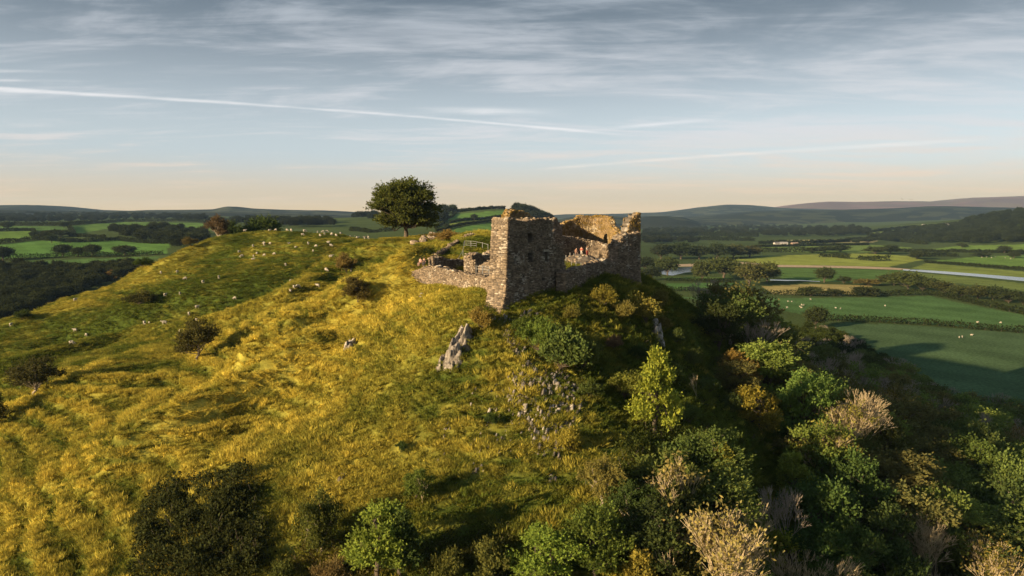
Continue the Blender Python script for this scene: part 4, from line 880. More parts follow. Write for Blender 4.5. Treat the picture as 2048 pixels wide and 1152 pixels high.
for ri, row in enumerate(rows):
    row.sort(key=lambda t: t[3])
    for ci, (x, y, z, qx_, qy_) in enumerate(row):
        kd, cl, look = wood_kind(y); h = rng.uniform(7.5, 11.0)
        if x < 40 and y < 100: h *= .7
        plant(kd, (x, y, z), h, '%s tree in the slope wood, %s from left in %s row' % (look, ORD[ci], ORD[ri]), color=cl, width=h * rng.uniform(.88, 1.2), group='trees filling the wood on the right slope, rows counted from the front')

# ------------------------------------------------------------------ uncountable growth: scattered with geometry nodes
def scatter(name, P, rot, scl, tint, meshes, pick, label):
    pc = bpy.data.collections.new(name + '_pieces')          # not linked to the scene: only instanced
    for i, me in enumerate(meshes): link('%s_piece_%02d' % (name, i), me, col=pc)
    n = len(P); me = bpy.data.meshes.new(name); me.vertices.add(n); me.vertices.foreach_set('co', np.asarray(P, np.float32).ravel())
    a = me.attributes.new('rot', 'FLOAT_VECTOR', 'POINT'); a.data.foreach_set('vector', np.asarray(rot, np.float32).ravel())
    a = me.attributes.new('scl', 'FLOAT_VECTOR', 'POINT'); a.data.foreach_set('vector', np.asarray(scl, np.float32).ravel())
    t4 = np.ones((n, 4), np.float32); t4[:, :3] = tint; a = me.attributes.new('tint', 'FLOAT_COLOR', 'POINT'); a.data.foreach_set('color', t4.ravel())
    a = me.attributes.new('pick', 'INT', 'POINT'); a.data.foreach_set('value', np.asarray(pick, np.int32))
    o = link(name, me); ng = bpy.data.node_groups.new(name, 'GeometryNodeTree')
    ng.interface.new_socket('Geometry', in_out='INPUT', socket_type='NodeSocketGeometry'); ng.interface.new_socket('Geometry', in_out='OUTPUT', socket_type='NodeSocketGeometry')
    nd, lk = ng.nodes, ng.links; gi, go = nd.new('NodeGroupInput'), nd.new('NodeGroupOutput')
    ci = nd.new('GeometryNodeCollectionInfo'); ci.inputs[0].default_value = pc; ci.inputs[1].default_value = True; ci.inputs[2].default_value = True
    ip = nd.new('GeometryNodeInstanceOnPoints'); ip.inputs['Pick Instance'].default_value = True
    def attr(nm, ty):
        q = nd.new('GeometryNodeInputNamedAttribute'); q.data_type = ty; q.inputs['Name'].default_value = nm; return q.outputs[0]
    er = nd.new('FunctionNodeEulerToRotation'); lk.new(attr('rot', 'FLOAT_VECTOR'), er.inputs[0]); lk.new(er.outputs[0], ip.inputs['Rotation'])
    lk.new(attr('scl', 'FLOAT_VECTOR'), ip.inputs['Scale']); lk.new(attr('pick', 'INT'), ip.inputs['Instance Index'])
    lk.new(gi.outputs[0], ip.inputs['Points']); lk.new(ci.outputs[0], ip.inputs['Instance']); lk.new(ip.outputs[0], go.inputs[0])
    md = o.modifiers.new('scatter', 'NODES'); md.node_group = ng
    tag(o, label, kind='stuff'); return o
def retex(me, mat):
    c = me.copy(); c.materials.clear(); c.materials.append(mat); return c
# --- tussock grass over the hill
rng = np.random.default_rng(5); tuft = []
for i in range(8):
    nt = 7; cx = rng.uniform(-.55, .55, (nt, 2)); nb = 150; q = rng.integers(0, nt, nb); c = np.zeros((nb, 3)); c[:, :2] = cx[q] + rng.normal(0, .12, (nb, 2)); c[:, 2] = -.06
    ax = rng.normal(0, .38, (nb, 3)); ax[:, 2] = 1; ax[:, :2] += (c[:, :2] - cx[q]) * 2.5 + rng.normal(0, .22, 2)
    V, Q = leaves_np(c, ax, rng.uniform(.22, .62, nb), rng.uniform(.014, .034, nb), rng); tuft.append(mesh_np('tuft%d' % i, V, Q=Q, attrs={'v': ('FACE', np.clip(.25 + .5 * rng.random(nt)[q] + .3 * rng.random(nb) - .1, 0, 1))}, mat=M['blade']))
n = 210000; gx = rng.uniform(-150, 95, n); gy = rng.uniform(44, 285, n); gg = ground(gx, gy); qx, qy = project(gx, gy, gg)
ok = (qx > -90) & (qx < 2140) & (qy < 1230) & (qy > 400) & (gg > 9); gx, gy, gg = gx[ok], gy[ok], gg[ok]
# keep only what a viewer near the photograph could see: drop ground turned away behind the crest
dist = np.hypot(gx, gy); vis = np.ones(len(gx), bool)
for f in np.linspace(.25, .985, 26):
    lx, ly, lz = gx * f, gy * f, CAMZ + 6 + (gg + .6 - CAMZ - 6) * f; vis &= ground(lx, ly, False) < lz + 4.5
keep = vis & (rng.random(len(gx)) < np.clip(1.35 - dist / 330, .35, 1)); gx, gy, gg, dist = gx[keep], gy[keep], gg[keep], dist[keep]
e = .8; sx = (ground(gx + e, gy) - ground(gx - e, gy)) / (2 * e); sy = (ground(gx, gy + e) - ground(gx, gy - e)) / (2 * e)
dr_ = np.clip(dry_shade(gx, gy) + rng.normal(0, .10, len(gx)), 0, 1.25)
meadow = sstep(135, 165, gy) * sstep(-5, -20, gx); hgt = (.40 + .65 * fbm(gx / 4 + 3, gy / 4, 3)) * (1 - .6 * meadow)
hgt *= np.where(line_dist([(-12.5, 118), (-6, 120), (3, 128)], gx, gy) < 9, .4, 1.0)
x0, y0, d, G = RAST['t']; tw = _bil(G, (gx - x0) / d, (gy - y0) / d); hgt = hgt * np.clip(1 + .45 * tw, .4, 1.3)
ontrack = np.min([line_dist(pth, gx, gy) / wd for pth, wd in LIT_TRACKS], axis=0); hgt = hgt * (1 - .6 * np.exp(-ontrack ** 2))
tall = rng.random(len(gx)) < .07 * (fbm(gx / 11, gy / 11, 3) > .48); hgt = np.where(tall, hgt * 1.9, hgt); dr_ = np.where(tall, dr_ + .3, dr_)
rot = np.stack([np.arctan(sy) * .8, -np.arctan(sx) * .8, rng.uniform(0, 6.28, len(gx))], 1)
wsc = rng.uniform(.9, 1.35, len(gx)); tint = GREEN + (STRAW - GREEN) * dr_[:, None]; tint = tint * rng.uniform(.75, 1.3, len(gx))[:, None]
scatter('grass', np.stack([gx, gy, gg], 1), rot, np.stack([wsc, wsc, hgt * rng.uniform(.8, 1.25, len(gx))], 1), tint, tuft, rng.integers(0, 8, len(gx)), 'golden and green tussock grass covering the castle hill')
# --- remaining trees of the slope wood, too many to count
def wood_scatter(name, P, hh, ww, tint, kinds, label, seed=3):
    r = np.random.default_rng(seed); ms = []; Hs = []; Rs = []
    for kd in kinds: p = PR[kd]; ms.append(retex(p.crown, M['leaf_inst']) if p.second == 'crown' else p.crown); Hs.append(p.H); Rs.append(p.R)
    pk = r.integers(0, len(kinds), len(P)); s = hh / np.array(Hs)[pk]; sw = ww / (2 * np.array(Rs)[pk])
    return scatter(name, P, np.stack([np.zeros(len(P)), np.zeros(len(P)), r.uniform(0, 6.28, len(P))], 1), np.stack([sw, sw, s], 1), tint, ms, pk, label)
if REST:
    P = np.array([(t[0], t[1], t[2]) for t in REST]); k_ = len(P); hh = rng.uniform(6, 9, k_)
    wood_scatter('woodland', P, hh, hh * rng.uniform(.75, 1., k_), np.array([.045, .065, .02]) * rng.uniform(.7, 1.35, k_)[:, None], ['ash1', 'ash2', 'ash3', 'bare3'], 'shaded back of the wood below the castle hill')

# ------------------------------------------------------------------ valley: river, hedges, trees, woods, far hills
def strip(name, top, bot, z, mat, label):
    A_ = []; B_ = []
    for (px, py) in top: d = ray(px, py); k = (z - CAMZ) / d[2]; A_.append((d[0] * k, d[1] * k, z))
    for (px, py) in bot: d = ray(px, py); k = (z - CAMZ) / d[2]; B_.append((d[0] * k, d[1] * k, z))
    n = len(A_); me = bpy.data.meshes.new(name); me.from_pydata(A_ + B_, [], [(i, i + 1, n + i + 1, n + i) for i in range(n - 1)][::1]); me.materials.append(mat)
    bm = bmesh.new(); bm.from_mesh(me); bmesh.ops.recalc_face_normals(bm, faces=bm.faces)
    if sum(f.normal.z for f in bm.faces) < 0: bmesh.ops.reverse_faces(bm, faces=bm.faces)
    bm.to_mesh(me); bm.free(); o = link(name, me); tag(o, label, kind='structure'); return o
wm, k = new_mat('river_water'); p = k.n('ShaderNodeBsdfPrincipled'); p.inputs['Base Color'].default_value = C(.03, .045, .05); p.inputs['Roughness'].default_value = .12
bn = k.n('ShaderNodeBump', i_Strength=.12, i_Distance=.3); k.set(bn.inputs['Height'], k.noise(k.n('ShaderNodeNewGeometry').outputs['Position'], .35, 4)); k.set(p.inputs['Normal'], bn.outputs[0]); k.n('ShaderNodeOutputMaterial', i_0=p.outputs[0])
gravel = simple('river_gravel', (.46, .34, .22), .95, .3, .3)
strip('river', [(1318,533),(1345,536),(1390,533),(1420,534)], [(1318,548),(1345,551),(1372,545),(1400,541)], .15, wm, 'short reach of river by the trees left of the valley')
strip('river', [(1540,559),(1575,559.8),(1600,560.2),(1640,562.5)], [(1540,560.6),(1575,561.6),(1600,561.2),(1640,563.3)], .15, wm, 'thin glint of side channel below the big riverside trees')
strip('river', [(1806,538.5),(1840,539.5),(1900,543.5),(1960,548),(2060,556),(2200,566)], [(1806,540.5),(1840,543.5),(1900,548.5),(1960,553.5),(2060,563.5),(2200,576)], .15, wm, 'shining curve of river at the right edge')
strip('gravel_bank', [(1470,523),(1545,529.5),(1640,531),(1720,532.5),(1780,535),(1820,538)], [(1470,526),(1545,534),(1640,535),(1720,537),(1780,539),(1820,541)], .10, gravel, 'sunlit tan gravel bank beside the river')
strip('gravel_bank', [(1340,529),(1400,527),(1450,531)], [(1340,533),(1400,533),(1450,536)], .10, gravel, 'pale gravel bank beyond the short river reach')
far_leaf = PR['far1']
def hedge(pts, h, label, k='P', wd=2.2, col=(.03, .042, .015), y0=300):
    P = [hit(a, b, y0, 5000) for a, b in cr(k, pts)]; seg = [np.linalg.norm(b[:2] - a[:2]) for a, b in zip(P[:-1], P[1:])]; L = sum(seg); r = np.random.default_rng(abs(int(pts[0][0] * 7 + pts[0][1])))
    n = int(min(12000, max(400, L * 22))); s = r.random(n) * L; cs = np.concatenate([[0], np.cumsum(seg)]); x = np.interp(s, cs, [p[0] for p in P]); y = np.interp(s, cs, [p[1] for p in P])
    hv = h * (.7 + 1.0 * fbm(s / 9, s * 0 + h, 3)); x = x + r.normal(0, wd * .4, n); y = y + r.normal(0, wd * .4, n); z = ground(x, y) + r.random(n) ** .8 * hv
    root = empty('hedge', P[0]); o = np.array(root.location); lf = max(.8, P[0][1] / 750)
    V, Q = leaves_np(np.stack([x, y, z], 1) - o, unit(r, n) + np.array([0, 0, .3]), lf * r.uniform(.7, 1.5, n), lf * r.uniform(.3, .5, n), r)
    c = link('foliage', mesh_np('hedge_foliage', V, Q=Q, attrs={'v': ('FACE', r.random(n))}, mat=M['leaf']), parent=root); c.color = (*col, 1)
    # stems inside the hedge
    m = max(6, int(L / 6)); s = np.linspace(0, L, m); x = np.interp(s, cs, [p[0] for p in P]); y = np.interp(s, cs, [p[1] for p in P]); zz = ground(x, y); P0 = np.stack([x, y, zz - .3], 1) - o; P1 = P0 + np.array([0, 0, h * .8])
    V, Q = tube_np(P0, P1, np.full(m, .12), np.full(m, .05), 4); link('stems', mesh_np('hedge_stems', V, Q=Q, mat=M['bark']), parent=root)['kind'] = 'stuff'
    tag(root, label, 'hedge', 'hedges between the valley fields'); return root
for k_, pts, h, lab in [
 ('P', [(1330,581),(1440,584),(1548,589)], 2.6, 'dark hedge under the small bright sheep field'), ('P', [(1548,590),(1640,593),(1720,593),(1860,590),(1895,596),(1930,604),(2060,632)], 3.0, 'long dark hedge along the top of the sheep pasture'),
 ('P', [(1650,641),(1700,642),(1850,650),(2070,669)], 2.6, 'dark hedge between the two big pastures at the right'), ('P', [(1330,562),(1400,563),(1472,565)], 2.2, 'thin dark hedge above the small bright sheep field'),
 ('R', [(1490,381),(1700,395),(2060,424)], 2.2, 'thin hedge above the sunlit river meadow'), ('R', [(615,322),(740,326),(860,328)], 6, 'tall dark hedge beside the narrow green field'),
 ('R', [(600,300),(900,294),(1200,289)], 3, 'hedge along the far side of the narrow green field'), ('R', [(1290,322),(1600,326),(2060,332)], 3.5, 'hedge below the wooded hill at the right'),
 ('R', [(940,352),(1010,352),(1095,362)], 5, 'brown bushy hedge in the sunlit meadow'), ('R', [(1140,365),(1230,372),(1310,372)], 5, 'dark bushy hedge right of the brown one in the meadow'),
 ('R', [(1500,350),(1600,347),(1660,350)], 4, 'short dark hedge right of the sunlit meadow'), ('R', [(1080,262),(1280,262),(1500,286)], 5, 'far dark hedge at the foot of the pale slope field'),
 ('R', [(620,282),(900,280),(1100,272)], 5, 'far dark hedge by the distant farm'), ('R', [(1210,222),(1400,200),(1640,183)], 5, 'hedge on the upper side of the pale slope field'),
 ('R', [(10,268),(250,262),(600,268)], 7, 'long far hedge behind the tree belt right of the castle'), ('R', [(0,245),(300,240),(620,246)], 8, 'farthest hedge line right of the castle'),
 ('L', [(-40,297),(60,285),(200,266)], 4, 'hedge curving under the bright field at the left edge'), ('L', [(200,266),(330,280),(480,282),(640,272),(910,290)], 3.5, 'hedge along the top of the wide field with oaks'),
 ('L', [(-40,378),(60,374),(400,362),(880,350)], 3.5, 'long dark hedge under the row of oaks at the left'), ('L', [(370,250),(470,255),(570,262)], 3, 'short dark hedge left of the tree belt'),
 ('L', [(-40,222),(120,220),(180,222),(200,262)], 3.5, 'hedge at the top of the bright field at the left edge'), ('L', [(0,192),(350,193),(640,170),(1100,176)], 5, 'hedge along the top of the far left fields'), ('L', [(370,196),(400,240)], 4, 'hedge running up between two far left fields'),
 ('P', [(872,464),(930,450),(1008,440)], 2.6, 'dark hedge across the middle of the hill behind the castle'), ('P', [(900,447),(930,441),(1005,434)], 2.6, 'dark hedge across the upper part of the hill behind the castle'), ('P', [(872,458),(893,440),(912,427)], 3, 'hedge running up the left side of the hill behind the castle'),
 ('P', [(905,426),(950,421),(1010,418)], 4, 'hedge of small conifers on the crest behind the castle'), ('P', [(700,462),(740,466),(790,462)], 4, 'hedge below the little field left of the big oak')]:
    hedge(pts, h, lab, k_)
# single trees of the valley
VT = [('R',145,447,350,95,'far1',(.032,.045,.017),'round dark tree by the river reach, left of the clump'),('R',325,478,372,100,'far1',(.045,.055,.02),'olive tree at the left of the riverside clump'),
 ('R',440,460,352,145,'far1',(.045,.058,.02),'broad tree behind in the riverside clump'),('R',570,500,380,135,'far1',(.055,.06,.022),'big riverside tree with a pale trunk'),('R',665,480,380,125,'far1',(.06,.07,.022),'big rounded tree right of the pale trunked one'),
 ('R',962,484,405,75,'far1',(.028,.04,.016),'dark single tree on the near meadow'),('R',1066,490,450,60,'far2',(.026,.036,.015),'small dark bush right of the single meadow tree'),
 ('R',890,556,507,110,'far2',(.03,.042,.016),'rounded dark bush on the hedge below the tan grass'),('R',1012,556,516,85,'far2',(.028,.038,.016),'smaller dark bush on the same hedge'),('R',1190,555,508,140,'far2',(.026,.036,.015),'low dark bush at the left foot of the bushy knoll'),
 ('R',1330,500,440,130,'far2',(.05,.058,.022),'olive bush at the left of the bushy knoll'),('R',1400,520,428,150,'far2',(.045,.058,.02),'tallest rounded bush of the bushy knoll'),('R',1480,528,455,130,'far2',(.042,.055,.02),'rounded bush at the right of the bushy knoll'),
 ('R',1590,545,480,120,'far2',(.04,.05,.02),'first bush of the row right of the knoll'),('R',1680,560,500,120,'far2',(.036,.048,.018),'second bush of the row right of the knoll'),('R',1770,570,500,120,'far2',(.036,.046,.018),'third bush of the row right of the knoll'),
 ('R',1850,575,500,120,'far2',(.03,.042,.017),'fourth bush of the row right of the knoll'),('R',1930,592,525,120,'far2',(.03,.04,.016),'fifth bush of the row right of the knoll'),('R',2005,600,540,120,'far2',(.028,.038,.016),'last bush of the row at the right edge'),
 ('R',1195,500,465,110,'far2',(.09,.085,.03),'golden low bush left of the knoll'),
 ('R',110,362,285,100,'far1',(.026,.036,.016),'leftmost tree of the belt right of the castle'),('R',215,362,278,120,'far1',(.026,.037,.016),'second tree of the belt right of the castle'),('R',310,362,290,100,'far1',(.03,.04,.017),'third tree of the belt right of the castle'),
 ('R',400,362,278,110,'far1',(.03,.042,.018),'fourth tree of the belt right of the castle'),('R',490,358,285,110,'far1',(.04,.048,.02),'fifth tree of the belt right of the castle'),('R',575,352,292,100,'far1',(.045,.05,.022),'rightmost tree of the belt right of the castle'),
 ('R',30,420,350,110,'far1',(.024,.033,.015),'dark tree close behind the end wall'),('R',60,470,400,90,'far1',(.022,.03,.014),'dark tree lower behind the end wall'),
 ('R',900,330,300,90,'far2',(.028,.038,.016),'left tree of the dark row behind the meadow'),('R',970,328,292,90,'far2',(.028,.038,.016),'middle tree of the dark row behind the meadow'),('R',1050,326,288,90,'far2',(.028,.038,.016),'right tree of the dark row behind the meadow'),
 ('R',1230,335,295,90,'far2',(.036,.045,.018),'left of two round trees right of the meadow row'),('R',1310,335,288,80,'far1',(.03,.04,.016),'right of two round trees right of the meadow row'),('R',1450,362,318,90,'far2',(.03,.04,.016),'dark tree at the corner of the sunlit meadow'),
 ('R',1130,280,258,45,'far1',(.026,.036,.015),'small tree by the stubble field'),('R',1195,278,248,60,'far1',(.024,.033,.015),'tree at the corner of the pale slope field'),
 ('R',1790,352,328,80,'far2',(.03,.04,.017),'bush in the far right field beside the sheep'),('R',1908,330,292,60,'far1',(.03,.04,.017),'round tree at the far right under the wooded hill'),('R',1955,358,325,45,'far1',(.028,.038,.016),'small tree in the far right field'),('R',1990,335,312,50,'far2',(.028,.038,.016),'bush on the hedge at the right edge'),('R',1685,302,278,40,'far1',(.028,.038,.016),'small tree on the level field'),
 ('L',340,356,292,85,'far1',(.026,.036,.016),'left oak of the row on the lower hedge at the left'),('L',420,358,308,62,'far1',(.024,.034,.015),'middle oak of the row on the lower hedge at the left'),('L',497,356,292,72,'far1',(.024,.034,.015),'right oak of the row on the lower hedge at the left'),
 ('L',675,352,298,84,'far1',(.026,.036,.016),'single round oak right of the row at the left'),('L',15,380,305,95,'far1',(.022,.03,.014),'dark oak cut by the left edge'),('L',280,285,240,55,'far1',(.026,.036,.015),'tree on the hedge left of the tree belt'),
 ('L',265,255,215,70,'far2',(.026,.035,.016),'left round tree of the pair above the hedge'),('L',325,255,212,90,'far2',(.026,.035,.016),'right round tree of the pair above the hedge'),('L',185,258,224,40,'far1',(.024,.034,.015),'small tree at the corner of the bright left field'),
 ('L',45,212,170,50,'far1',(.022,.031,.014),'small tree at the far left under the woods'),('L',345,205,172,48,'far1',(.022,.031,.014),'small tree on the far left hedge'),('L',380,285,258,36,'far1',(.022,.031,.014),'little tree on the hedge above the oaks'),
 ('P',905,425,409,18,'far1',(.024,.034,.015),'small round tree alone on the crest right of the big oak'),('P',949,441,428,11,'far1',(.022,.03,.014),'lone tree in the upper field behind the castle'),('P',893,457,447,12,'far2',(.022,.03,.014),'bush on the hedge of the hill behind the castle')]
for k_, cx_, b_, t_, wpx, kd, cl, lab in VT:
    sc = 2.618 if k_ == 'R' else 2.695 if k_ == 'L' else 1.0
    (px, pb), = cr(k_, [(cx_, b_)]); plant_px(kd, px, pb, pb - (b_ - t_) / sc, lab, wpx=wpx / sc * 1.05, y0=300, y1=5000, color=cl)
# woods that read as one mass
def wood_mass(name, poly, n, hh, label, k='P', y0=300, y1=6000, col=(.030, .040, .017), kinds=('far1', 'far2'), seed=1):
    """trees rooted where the outline, drawn on the land, covers it"""
    r = np.random.default_rng(seed); P = cr(k, poly); A_ = np.array(P); px = r.uniform(A_[:, 0].min(), A_[:, 0].max(), n * 3); py = r.uniform(A_[:, 1].min(), A_[:, 1].max(), n * 3)
    ok = inside(P, px, py); px, py = px[ok][:n], py[ok][:n]; out = []
    for a, b in zip(px, py): out.append(hit_fast(a, b, y0, y1))
    Q = np.array(out); m = len(Q); h = r.uniform(hh * .7, hh * 1.25, m)
    return wood_scatter(name, Q, h, h * r.uniform(.8, 1.25, m), np.array(col) * r.uniform(.7, 1.4, m)[:, None], list(kinds), label, seed)
def hit_fast(px, py, y0, y1):
    d = ray(px, py); Y = np.geomspace(y0, y1, 160); kk = Y / d[1]; x = d[0] * kk; z = CAMZ + d[2] * kk; g = ground(x, Y, False); b = np.nonzero(z <= g)[0]
    i = b[0] if len(b) else int(np.argmin(z - g)); return np.array([x[i], Y[i], g[i]])
wood_mass('woodland', [(-40,430),(150,425),(330,430),(560,435),(740,425),(800,445),(560,520),(330,620),(100,700),(-40,730)], 300, 8, 'dark wood in the valley left of the hill', 'L', 300, 900, (.032, .042, .018), seed=2)
wood_mass('woodland', [(560,215),(700,212),(900,215),(1110,235),(1120,300),(1000,320),(900,310),(640,260),(560,245)], 110, 11, 'belt of trees between the left fields', 'L', 500, 2500, (.030, .040, .017), seed=3)
wood_mass('woodland', [(-60,120),(200,118),(640,130),(1100,150),(1110,170),(640,165),(300,178),(-60,180)], 420, 13, 'long wood under the left skyline', 'L', 900, 6000, (.026, .034, .018), seed=4)
wood_mass('woodland', [(1120,175),(1400,160),(1780,170),(1800,200),(1400,205),(1120,200)], 130, 12, 'wood behind the far brow of the hill', 'L', 700, 5000, (.026, .034, .017), seed=5)
wood_mass('woodland', [(20,215),(300,190),(640,190),(900,200),(1200,205),(1200,240),(900,248),(500,240),(20,238)], 520, 13, 'broad far wood across the valley floor', 'R', 900, 6000, (.026, .034, .018), seed=6)
wood_mass('woodland', [(1180,255),(1330,225),(1500,215),(1700,175),(1900,125),(2080,105),(2080,275),(1800,285),(1500,280),(1250,272)], 620, 13, 'wooded hillside at the right edge', 'R', 900, 4000, (.026, .036, .017), seed=7)
wood_mass('woodland', [(0,250),(140,255),(300,268),(300,280),(0,285)], 60, 11, 'thin far wood behind the end wall', 'R', 700, 3000, (.026, .034, .017), seed=8)
wood_mass('woodland', [(1030,422),(1045,412),(1075,420),(1105,438),(1118,450),(1060,446),(1022,432)], 150, 13, 'pointed wooded knoll behind the tower', 'P', 700, 3000, (.024, .033, .016), seed=9)
wood_mass('woodland', [(700,428),(720,420),(745,418),(760,430),(740,440),(700,436)], 50, 12, 'wooded knoll left of the big oak', 'P', 700, 3000, (.024, .033, .016), seed=10)
wood_mass('woodland', [(862,428),(880,415),(900,426),(896,440),(870,452)], 40, 12, 'trees climbing the crest right of the big oak', 'P', 700, 3000, (.024, .033, .016), seed=11)
# far hills
def hill_mat(name, moor, wood, fieldc, scale):
    m, k = new_mat(name); pos = k.n('ShaderNodeNewGeometry').outputs['Position']
    n1 = k.noise(pos, scale, 6, 0.6); vor = k.n('ShaderNodeTexVoronoi', i_Scale=scale * 2.2); k.set(vor.inputs['Vector'], pos)
    sepc = k.n('ShaderNodeSeparateColor'); k.set(sepc.inputs[0], vor.outputs['Color'])
    c = k.mix(k.ramp(n1, .42, .58), C(*moor), C(*wood)); c = k.mix(k.math('MULTIPLY', k.ramp(sepc.outputs[0], .62, .66), .8), c, C(*fieldc))
    p = k.n('ShaderNodeBsdfDiffuse', i_0=c); k.n('ShaderNodeOutputMaterial', i_0=p.outputs[0]); return m
def far_hill(prof, Y0, depth, label, mat, seed, rough=6.0, k='P'):
    P = cr(k, prof); px = np.array([p[0] for p in P]); py = np.array([p[1] for p in P]); n = 150; xs = np.linspace(px[0], px[-1], n); zt = np.array([at(1024, v, Y0)[2] for v in np.interp(xs, px, py)])
    kk = np.hanning(7); kk /= kk.sum(); zt = np.convolve(np.pad(zt, 3, 'edge'), kk, 'valid'); X = (xs - 1024) / FPX * Y0
    rows_ = np.linspace(-1, 1, 41); V = np.zeros((n, 41, 3)); 
    for j, t in enumerate(rows_):
        f = (1 - t * t) ** .85 if t < 0 else math.sqrt(max(0, 1 - t * t)); y = Y0 + depth * t; x = X * (y / Y0 if t < 0 else 1)
        rel = (fbm(x / (depth * .35) + seed, np.full(n, y / (depth * .35)), 4) - .5) * rough * (1 - abs(t)) * (abs(t) > .02)
        V[:, j] = np.stack([x, np.full(n, y), 10 + np.maximum(zt - 10, 1) * f + rel - (10.5 if abs(t) > .98 else 0)], 1)
    ii = np.arange(n * 41).reshape(n, 41); Q = np.stack([ii[:-1, :-1], ii[1:, :-1], ii[1:, 1:], ii[:-1, 1:]], -1).reshape(-1, 4)
    o = link('hills', mesh_np('hills', V.reshape(-1, 3), Q=Q, smooth=True, mat=mat)); tag(o, label, kind='structure'); return o
HM1 = hill_mat('moorland', (.22, .13, .115), (.16, .10, .09), (.18, .13, .09), .0012); HM2 = hill_mat('wooded_ridge', (.026, .030, .020), (.020, .024, .017), (.060, .068, .034), .004)
HM3 = hill_mat('farmed_ridge', (.032, .037, .026), (.022, .026, .019), (.075, .082, .045), .005)
far_hill([(1180,431),(1330,428),(1400,421),(1560,418),(1600,408),(1650,403),(1720,404),(1900,403),(1930,396),(2040,392),(2200,392),(2350,410)], 9200, 1900, 'long purple moor on the right skyline', HM1, 3, 25)
far_hill([(1060,433),(1140,430),(1250,427),(1330,424),(1390,416),(1450,409),(1500,411),(1560,416),(1700,420),(1850,424),(2000,430)], 7200, 1500, 'grey blue rounded ridge right of the castle', HM3, 9, 30)
far_hill([(1330,440),(1500,424),(1650,420),(1800,416),(1880,412),(1960,414),(2100,418),(2300,424)], 5200, 1300, 'dark wooded and farmed ridge below the purple moor', HM2, 5, 25)
far_hill([(1090,444),(1150,434),(1200,432),(1260,434),(1330,432),(1370,436),(1400,446)], 3600, 500, 'dark wooded hump seen beside the end wall', HM2, 7, 12)
far_hill([(-300,416),(-100,412),(0,411),(60,410),(100,412),(140,418),(250,421),(340,424)], 5200, 1200, 'dark ridge on the left skyline', HM2, 11, 14)
far_hill([(200,424),(300,420),(430,419),(448,415),(462,413),(480,416),(560,419),(640,421),(700,424),(780,430)], 4600, 1000, 'blue ridge with a small knoll on the left skyline', HM3, 13, 10)
far_hill([(-400,424),(0,420),(200,424),(420,424),(600,428),(760,432)], 3400, 700, 'nearer dark ridge under the left skyline', HM2, 15, 10)

# ------------------------------------------------------------------ rocks, path, sheep, people, birds
def in_poly_px(poly, n, rng):
    A_ = np.array(poly); out = []
    while len(out) < n:
        px = rng.uniform(A_[:, 0].min(), A_[:, 0].max()); py = rng.uniform(A_[:, 1].min(), A_[:, 1].max())
        if inside(poly, np.array([px]), np.array([py]))[0]: out.append((px, py))
    return out
def slabs(name, P, S, rng, mat, lean=(.25, .5, .8), flat=.45, stretch=1.15):
    """angular bedded rock: wedge-shaped blocks sharing one dip"""
    n = len(P); cub = np.array([[-1, -1, -1], [1, -1, -1], [1, 1, -1], [-1, 1, -1], [-1, -1, 1], [1, -1, 1], [1, 1, 1], [-1, 1, 1]], float)
    B = cub[None] * (.5 * S)[:, None, None] * np.array([flat, .8, stretch])[None, None] * (1 + rng.uniform(-.45, .25, (n, 8, 3))); B[:, 4:, :2] *= rng.uniform(.35, .9, (n, 1, 1))
    up = np.array(lean) / np.linalg.norm(lean); X = np.cross(up, [0, 1, .3]); X /= np.linalg.norm(X); Yv = np.cross(up, X); R_ = np.stack([X, Yv, up], 0)
    a = rng.normal(.5, .6, n); ca, sa = np.cos(a)[:, None], np.sin(a)[:, None]; x, y, z = B[..., 0], B[..., 1], B[..., 2]; x, y = x * ca - y * sa, x * sa + y * ca; B = np.stack([x, y, z], -1) @ R_
    o = (np.arange(n) * 8)[:, None, None]; q = np.array([[4, 5, 6, 7], [0, 1, 5, 4], [1, 2, 6, 5], [2, 3, 7, 6], [3, 0, 4, 7], [3, 2, 1, 0]])
    return mesh_np(name, (B + P[:, None]).reshape(-1, 3), Q=(o + q[None]).reshape(-1, 4), attrs={'v': ('FACE', np.repeat(rng.random(n), 6))}, mat=mat)
def outcrop(name, poly, n, sz, label, seed, kind=None, cat='rock', lift=.25, flat=.6):
    rng = np.random.default_rng(seed); P = np.array([hit(a, b, 50, 200) for a, b in in_poly_px(poly, n, rng)]); o = P.mean(0); S = rng.uniform(*sz, n) * rng.uniform(.5, 1.0, n)
    P[:, 2] += S * lift * rng.uniform(0, 1, n); me = slabs(name, P - o, S, rng, M['rock'])
    ob = link(name, me, loc=o); tag(ob, label, None if kind else cat, kind=kind); return ob
